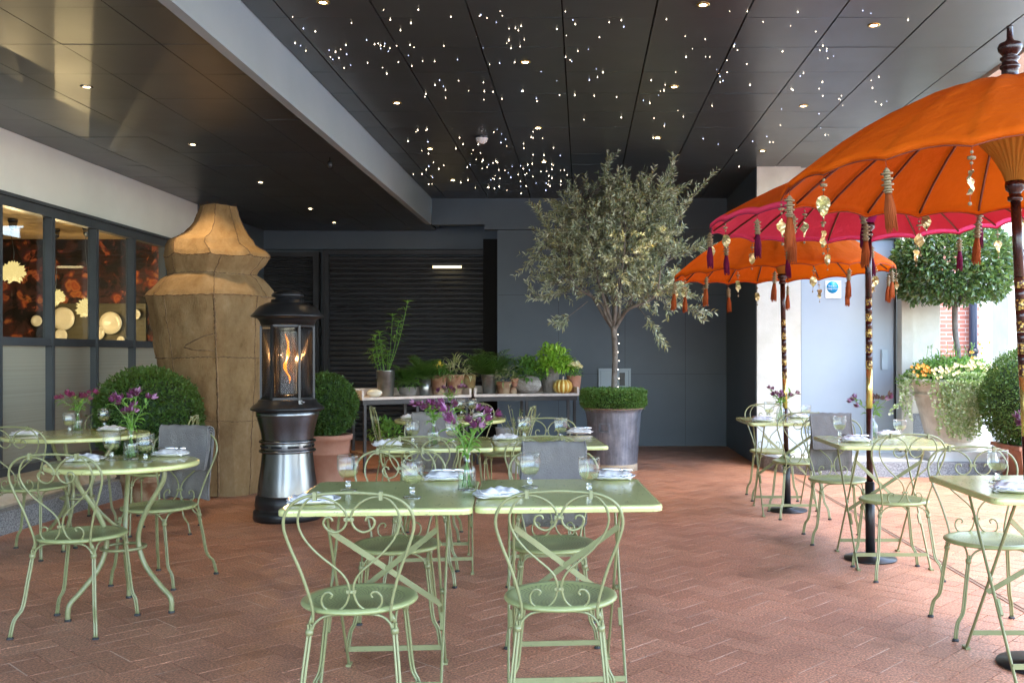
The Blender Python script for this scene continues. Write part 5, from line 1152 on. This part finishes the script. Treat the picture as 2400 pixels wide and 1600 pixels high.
# ---- bay tree, flower urn
ux, uy, uz = 4.20, 10.95, .1575
t = thing('flower_urn', 'large weathered fluted stone urn on the pale kerb', 'urn', (ux, uy, uz))
b = MB(); b.bb(-.36, .36, -.36, .36, 0, .10); b.build('plinth', 'pavement', t)
b = MB(); b.lathe([(.275, .10), (.30, .115), (.305, .15), (.285, .17), (.27, .185), (.265, .20)], 56, cap=False); b.build('foot_moulding', 'urn', t)
b = MB(); b.lathe([(.265, .20), (.285, .30), (.335, .50), (.385, .68), (.395, .70)], 120, cap=False, wob=lambda a, z: 1 + .018 * abs(math.sin(a * 20))); b.build('fluted_body', 'urn', t)
b = MB(); b.lathe([(.395, .70), (.42, .71), (.425, .73), (.405, .745), (.41, .77), (.435, .79), (.44, .81), (.46, .83), (.485, .85), (.49, .88), (.475, .90), (.43, .90), (.40, .86), (0, .85)], 64, cap=False, wob=lambda a, z: 1 + .008 * math.sin(a * 26)); b.build('carved_rim', 'urn', t)
t = thing('bay_tree', 'bay lollipop tree with glossy round crown standing in the stone urn', 'tree', (ux + .09, uy + .05, uz + .86))
b = MB(); b.tube(crom([(0, 0, 0), (.015, 0, .3), (-.02, 0, .6), (-.02, 0, 1.0)], 4), .033, 12)
rn = random.Random(8)
for k in range(26):
    d = Vector((rn.gauss(0, 1), rn.gauss(0, 1), rn.uniform(.1, 1.2))).normalized(); b.tube([(-.02, 0, .85), Vector((-.02, 0, .95)) + d * .2, Vector((-.02, 0, 1.05)) + Vector((d.x * .5, d.y * .5, d.z * .4))], [.016, .010, .004], 6)
b.build('trunk', 'bark', t)
b = MB(); cc = (-.06, 0, 1.31)
shell_leaves(b, cc, .66, .62, .52, 6200, .085, .040, rn, 'leaf', .045, .30, zmin=-.75); shell_leaves(b, (cc[0], 0, cc[2] - .12), .50, .48, .30, 900, .085, .036, rn, 'leaf', .06, .6, zmin=-1, zmax=.3)
b.build('crown', 'bay', t)
t = thing('urn_planting', 'mixed yellow and orange flowers with foliage mounded in the stone urn', 'flowers', (ux, uy, uz + .86))
b = MB(); rn = random.Random(31); b2 = MB()
b.ball((0, 0, .04), .3, 0, 20, 1.25, 1.25, .6, .1, 1)
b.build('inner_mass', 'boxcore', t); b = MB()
shell_leaves(b, (0, 0, .03), .50, .48, .24, 3400, .05, .02, rn, 'leaf1', .14, .35, zmin=-.2, out=.7)
for _ in range(26):
    a = rn.uniform(0, 6.28); r = rn.uniform(.05, .40); p = Vector((r * math.cos(a), r * math.sin(a), .12)); tp = p + Vector((rn.gauss(0, .05), rn.gauss(0, .05), rn.uniform(.12, .34)))
    b.tube([p, tp], .003, 4)
    for q in range(12): f = rn.random(); b.leaf1(p + (tp - p) * f, Vector((rn.gauss(0, 1), rn.gauss(0, 1), .5)), Vector((0, 0, 1)), .05, .014)
b.build('foliage', 'herb', t)
for nm, mt, lst in (('orange_blooms', 'orangef', [(-.38, -.25, .16, 26), (.25, -.1, .34, 8)]), ('yellow_blooms', 'cream', [(-.12, -.42, .14, 26), (.08, -.38, .20, 34), (.38, -.2, .16, 26), (-.25, -.38, .12, 18), (.3, -.3, .12, 16)])):
    for (x, y, z, n) in lst:
        b = MB()
        for _ in range(n):
            c = Vector((x + rn.gauss(0, .06), y + rn.gauss(0, .05), z + rn.gauss(0, .035)))
            for k in range(5): a = 2 * PI * k / 5 + rn.random(); b.leaf1(c, Vector((math.cos(a), -.5 + .3 * math.sin(a), math.sin(a))), Vector((0, -1, .3)), .024, .022)
        b.build(nm, mt, t)
t = thing('trailing_ivy', 'pale variegated ivy cascading down the front of the stone urn', 'ivy', (ux, uy, uz + .86))
b = MB(); rn = random.Random(77)
for s_ in range(230):
    a0 = R(-96 + rn.gauss(0, 14)) if s_ > 16 else R(-175 + rn.gauss(0, 14)); L_ = rn.uniform(.25, .72) * (1 if s_ > 16 else .75); n = int(L_ / .017); ph = rn.uniform(0, 6)
    for i in range(n):
        q = i / n; z = .10 - L_ * q * (1.0) - .02; r = .50 - .30 * max(0, -z) * .62 + .02 * math.sin(q * 9 + ph) + (.03 if s_ > 16 else .08 * q); a = a0 + .06 * math.sin(q * 7 + ph)
        if q < .12: r = .44 + .06 * q / .12; z = .07 + .03 * math.sin(q / .12 * PI)
        p = Vector((r * math.cos(a), r * math.sin(a), z)); out = Vector((math.cos(a), math.sin(a), rn.uniform(-.6, .3)))
        b.leaf1(p, out + Vector((rn.gauss(0, .7), rn.gauss(0, .7), rn.gauss(0, .5))), out, .036 * rn.uniform(.7, 1.2), .030)
b.build('leaves', 'ivy', t)
b = MB(); rn = random.Random(78)
for q in range(60):
    f = q / 60; p = Vector((-.50 - .22 * f, -.10, .02 - .42 * f + .05 * math.sin(f * 9))); b.leaf1(p, Vector((rn.gauss(-.4, .7), rn.gauss(-.3, .5), rn.gauss(0, .5))), Vector((0, -1, 0)), .036, .028)
b.build('stray_tendril', 'ivy', t)

# ================================================================== POTTING BENCHES
def bench(x0, y0, x1, y1, label, shelf=True):
    L_ = math.hypot(x1 - x0, y1 - y0); rz = math.atan2(y1 - y0, x1 - x0); t = thing('potting_bench', label, 'bench', (x0, y0, 0), rz, 'iron potting benches along the back'); D = .42; Hh = .85
    b = MB(); b.bb(0, L_, 0, D, Hh - .03, Hh); b.build('bench_top', 'tablewood', t)
    b = MB(); b.bb(0, .028, 0, D, Hh + .001, Hh + .075); b.build('end_board', 'tablewood', t); b = MB(); b.bb(L_ - .028, L_, 0, D, Hh + .001, Hh + .075); b.build('end_board', 'tablewood', t)
    b = MB(); b.bb(.03, L_ - .03, D - .02, D, Hh + .001, Hh + .09); b.build('back_board', 'tablewood', t)
    for x in (.05, L_ / 2, L_ - .05):
        for y in (.04, D - .04):
            q = MB(); q.bb(x - .016, x + .016, y - .016, y + .016, 0, Hh - .031); q.build('leg', 'iron', t)
    b = MB(); b.bb(.02, L_ - .02, .02, .045, Hh - .085, Hh - .032); b.build('apron', 'iron', t)
    if shelf: b = MB(); b.bb(.02, L_ - .02, .02, D - .02, .20, .225); b.build('lower_shelf', 'rust', t)
    return t
bench(-2.47, 10.75, -1.335, 11.55, 'left potting bench with a pale wooden top in front of the shutter')
bench(-1.31, 11.62, -.04, 11.95, 'right potting bench with a pale wooden top in front of the slate wall')
def on1(u, dy=.2, z=.85):
    f = (u - 848) / 260.0; x = -2.47 + f * 1.135; y = 10.75 + f * .8; return Vector((x, y + dy, z))
def atu(u, y, z): return Vector(((u - CU) * y / F, y, z))
def fern(b, c, n, L, rn, spread=1.0, w=.011):
    for k in range(n):
        a = rn.uniform(0, 2 * PI); el = rn.uniform(.35, 1.25); d = Vector((math.cos(a) * math.cos(el) * spread, math.sin(a) * math.cos(el) * spread, math.sin(el))); l = L * rn.uniform(.6, 1.1); pts = [c + d * l * q + Vector((0, 0, -.35 * l * q * q)) for q in [i / 12 for i in range(13)]]
        b.tube(pts, .0015, 3)
        for i in range(2, 13):
            tg = (pts[i] - pts[i - 1]).normalized(); sd = tg.cross(Vector((0, 0, 1)))
            if sd.length < .01: continue
            sd.normalize(); ll = .075 * L / .3 * math.sin(PI * min(1, (i + 1) / 14)) ** .6
            for s in (1, -1): b.leaf1(pts[i], sd * s + tg * .5, Vector((0, 0, 1)), ll, w)
def bush(b, c, n, r, L, W, rn, up=.6):
    for k in range(n):
        d = Vector((rn.gauss(0, 1), rn.gauss(0, 1), rn.gauss(up, .8))).normalized(); p = c + Vector((d.x * r * rn.random() ** .6, d.y * r * rn.random() ** .6, max(0, d.z) * r * rn.random() ** .6)); b.leaf(p, d + Vector((rn.gauss(0, .5), rn.gauss(0, .5), rn.gauss(0, .4))), Vector((0, 0, 1)), L * rn.uniform(.6, 1.2), W, 0, .25)
def potthing(name, label, cat, p, pot, fol=None, extra=None):
    t = thing(name, label, cat, p); pot(t)
    if fol: b = MB(); fol(b); b.build('foliage', extra or 'fern', t)
    return t
rn = random.Random(100)
def lathepot(prof, mat, n=36, wob=None): return lambda t: MB().lathe(prof, n, cap=False, wob=wob).build('pot', mat, t)
# 1 tall tin with lilies
def lilies(b):
    for (dx, dz, n) in ((.26, .85, 9), (.08, .70, 10), (-.05, .40, 12), (.16, .62, 9), (-.12, .46, 14), (-.15, .30, 14), (-.08, .5, 14), (.02, .28, 12)):
        top = Vector((dx, rn.uniform(-.06, .06), .22 + dz)); base = Vector((rn.uniform(-.03, .03), 0, .18)); pts = crom([base, base * .5 + top * .5 + Vector((dx * .1, 0, 0)), top], 6); b.tube(pts, .004, 5)
        for k in range(n + (14 if dx < 0 else 4)):
            q = rn.uniform(.35 if dx < 0 else .6, 1); p = base + (top - base) * q; a = rn.uniform(0, 6.28); b.leaf(p, Vector((math.cos(a), math.sin(a), rn.uniform(-.2, .6))), Vector((0, 0, 1)), rn.uniform(.08, .14), .018, 0, .3)
        for k in range(9): a = 2 * PI * k / 9; b.leaf(top, Vector((math.cos(a), math.sin(a), .5)), Vector((0, 0, 1)), .085, .018)
potthing('lily_pot', 'tall tarnished tin vase with long arching lily stems', 'potted plant', on1(893), lathepot([(.085, 0), (.09, .005), (.105, .29), (.11, .30), (.10, .30), (.09, .22), (0, .22)], 'vessel'), lilies, 'herb')
def f2(b): fern(b, Vector((0, 0, .12)), 34, .42, rn, 1, .018); bush(b, Vector((0, 0, .12)), 120, .16, .09, .02, rn)
potthing('shell_basket', 'low woven basket of ferns with a white ribbon', 'potted plant', on1(945), lathepot([(.07, 0), (.10, .03), (.105, .10), (.09, .10), (0, .09)], 'wicker'), f2, 'fern')
def f3(b): fern(b, Vector((0, 0, .18)), 46, .46, rn, 1.1, .02)
potthing('fern_pot', 'dark fern in a grey tin pot on the left bench', 'potted plant', on1(985, .22), lathepot([(.055, 0), (.06, .004), (.075, .19), (.07, .19), (0, .17)], 'vessel'), f3, 'fern')
def pansy(t, mat, z, r, n=9, seed=1):
    rr_ = random.Random(seed); b = MB()
    for k in range(n):
        c = Vector((rr_.gauss(0, r * .6), -.04 + rr_.gauss(0, .02), z + rr_.gauss(0, .018)))
        for m_ in range(5): a = 2 * PI * m_ / 5; b.leaf1(c, Vector((math.cos(a), -.35, math.sin(a))), Vector((0, -1, .2)), .028, .028)
    b.build('blooms', mat, t)
t = potthing('pansy_pot', 'terracotta pot of bright yellow pansies on the left bench', 'potted plant', on1(1020), lathepot([(.065, 0), (.07, .004), (.10, .23), (.105, .235), (.09, .235), (0, .20)], 'oldterra'), lambda b: bush(b, Vector((0, 0, .23)), 200, .15, .07, .028, rn), 'fern'); pansy(t, 'yellow', .34, .06)
potthing('curly_plant_pot', 'wide terracotta pot with curling yellow edged leaves', 'potted plant', on1(1062, .16), lathepot([(.075, 0), (.08, .004), (.115, .23), (.118, .24), (.10, .24), (0, .20)], 'oldterra'), lambda b: bush(b, Vector((.0, 0, .24)), 110, .20, .13, .020, rn, .9), 'varieg')
potthing('mossy_pot', 'mossy terracotta pot at the right end of the left bench', 'potted plant', on1(1093, .26), lathepot([(.07, 0), (.075, .004), (.10, .23), (.105, .235), (.09, .235), (0, .20)], 'mossterra'), lambda b: bush(b, Vector((0, 0, .22)), 22, .12, .08, .012, rn, .4), 'varieg')
def on2(u, dy=.18, z=.85):
    f = (u - 1112) / 246.0; return Vector((-1.31 + f * 1.27, 11.62 + f * .33 + dy, z))
potthing('big_fern_pot', 'large feathery fern in a tall tin pot on the right bench', 'potted plant', on2(1143), lathepot([(.07, 0), (.075, .004), (.10, .23), (.102, .235), (.09, .235), (0, .20)], 'vessel'), lambda b: fern(b, Vector((0, 0, .20)), 60, .60, rn, 1.0, .022), 'fern')
potthing('striped_leaf_pot', 'small terracotta pot with cream edged drooping leaves', 'potted plant', on2(1178, .12), lathepot([(.07, 0), (.075, .004), (.085, .10), (.095, .105), (.10, .15), (.09, .15), (0, .13)], 'oldterra'), lambda b: bush(b, Vector((0, 0, .15)), 110, .17, .13, .020, rn, .9), 'varieg')
t = thing('round_wicker_pot', 'round whitened wicker globe pot with dark leafy plant', 'potted plant', on2(1233, .18))
b = MB(); b.lathe([(.06, .0), (.12, .02), (.16, .07), (.168, .12), (.15, .18), (.11, .215), (.08, .22), (0, .21)], 36, cap=False)
b.build('wicker_globe', 'wicker', t); b = MB()
for k in range(46):
    ax = Vector((rn.gauss(0, 1), rn.gauss(0, 1), rn.gauss(0, 1))).normalized(); o1 = ax.orthogonal().normalized(); o2 = ax.cross(o1); b.tube([Vector((0, 0, .11)) + Vector(((o1.x * math.cos(a) + o2.x * math.sin(a)) * .172, (o1.y * math.cos(a) + o2.y * math.sin(a)) * .172, (o1.z * math.cos(a) + o2.z * math.sin(a)) * .112)) for a in [2 * PI * i / 30 for i in range(30)]], .0032, 4, closed=True)
b.build('woven_twigs', M['palewicker'] if 'palewicker' in M else 'wicker', t); b = MB(); bush(b, Vector((0, 0, .20)), 330, .24, .09, .032, rn, .7); b.build('foliage', 'fern', t)
potthing('lime_plant_basket', 'bright lime leafy plant in a tall whitened wicker basket', 'potted plant', on2(1287, .26), lathepot([(.085, 0), (.09, .004), (.125, .30), (.13, .31), (.11, .31), (0, .27)], 'wicker', wob=lambda a, z: 1 + .02 * math.sin(a * 24)), lambda b: (bush(b, Vector((.02, 0, .30)), 620, .29, .09, .042, rn, .6)), 'lime')
t = thing('pumpkin', 'small ribbed yellow pumpkin on the right bench', 'pumpkin', on2(1318, .10)); b = MB()
b.lathe([(0, .03), (.03, .008), (.07, .0), (.11, .03), (.125, .08), (.112, .13), (.075, .165), (.035, .170), (0, .150)], 96, cap=False, wob=lambda a, z: 1 - .10 * (1 - abs(math.cos(a * 6))) ** 1.5); b.build('rind', 'pumpkin', t)
b = MB(); b.tube([(0, 0, .15), (.004, 0, .18), (.01, 0, .21)], [.018, .011, .013], 8); b.build('stalk', 'tablewood', t)
t = potthing('marigold_pot', 'small terracotta pot of pale yellow blooms at the right bench end', 'potted plant', on2(1345, .24), lathepot([(.065, 0), (.07, .004), (.095, .21), (.10, .215), (.085, .215), (0, .18)], 'terra'), lambda b: bush(b, Vector((0, 0, .22)), 170, .12, .04, .018, rn, .8), 'herb'); pansy(t, 'cream', .36, .07, 22, 4)
t = thing('terracotta_shards', 'two small stacked terracotta pots beside the round wicker pot', 'pots', on2(1200, .10)); b = MB(); b.lathe([(.05, 0), (.045, .05), (.035, .08)], 24); b.build('lower_pot', 'oldterra', t); b = MB(); b.lathe([(.028, 0), (.05, .09), (.055, .10)], 24, (.02, 0, .085)); b.build('upper_pot', 'terra', t)
t = thing('squash', 'pale yellow elongated squash lying at the left bench end', 'squash', on1(873, .07)); b = MB(); b.ball((0, 0, .045), .045, 0, 20, 2.0, 1.1, 1.0, .05, 3); b.build('squash_skin', 'plate', t)
# under the benches
potthing('white_bucket', 'white enamel bucket on the lower shelf of the right bench', 'bucket', on2(1180, .18, .226), lathepot([(.09, 0), (.12, .20), (.125, .205), (.11, .205), (0, .05)], 'whitepot'))
potthing('leafy_low_pot', 'green leafy plant low under the left bench', 'potted plant', on1(905, .0, .226), lathepot([(.07, 0), (.09, .16), (.08, .16), (0, .14)], 'oldterra'), lambda b: bush(b, Vector((0, 0, .17)), 260, .22, .07, .03, rn, .7), 'herb')
potthing('rosemary_pot', 'pale sprigged herb pot standing on the floor before the right bench', 'potted plant', Vector((-.72, 10.9, 0)), lathepot([(.12, 0), (.16, .32), (.17, .33), (.14, .33), (0, .3)], 'whitepot'), lambda b: [(b.tube([(rn.gauss(0, .05), 0, .3), (x_ := rn.gauss(0, .16), rn.gauss(0, .05), z_ := rn.uniform(.5, .78))], .003, 4), [b.leaf(Vector((x_ * q, 0, .3 + (z_ - .3) * q)), Vector((rn.gauss(0, 1), rn.gauss(0, 1), .6)), Vector((0, 0, 1)), .05, .010) for q in [rn.random() for _ in range(16)]]) for _ in range(16)], 'varieg')
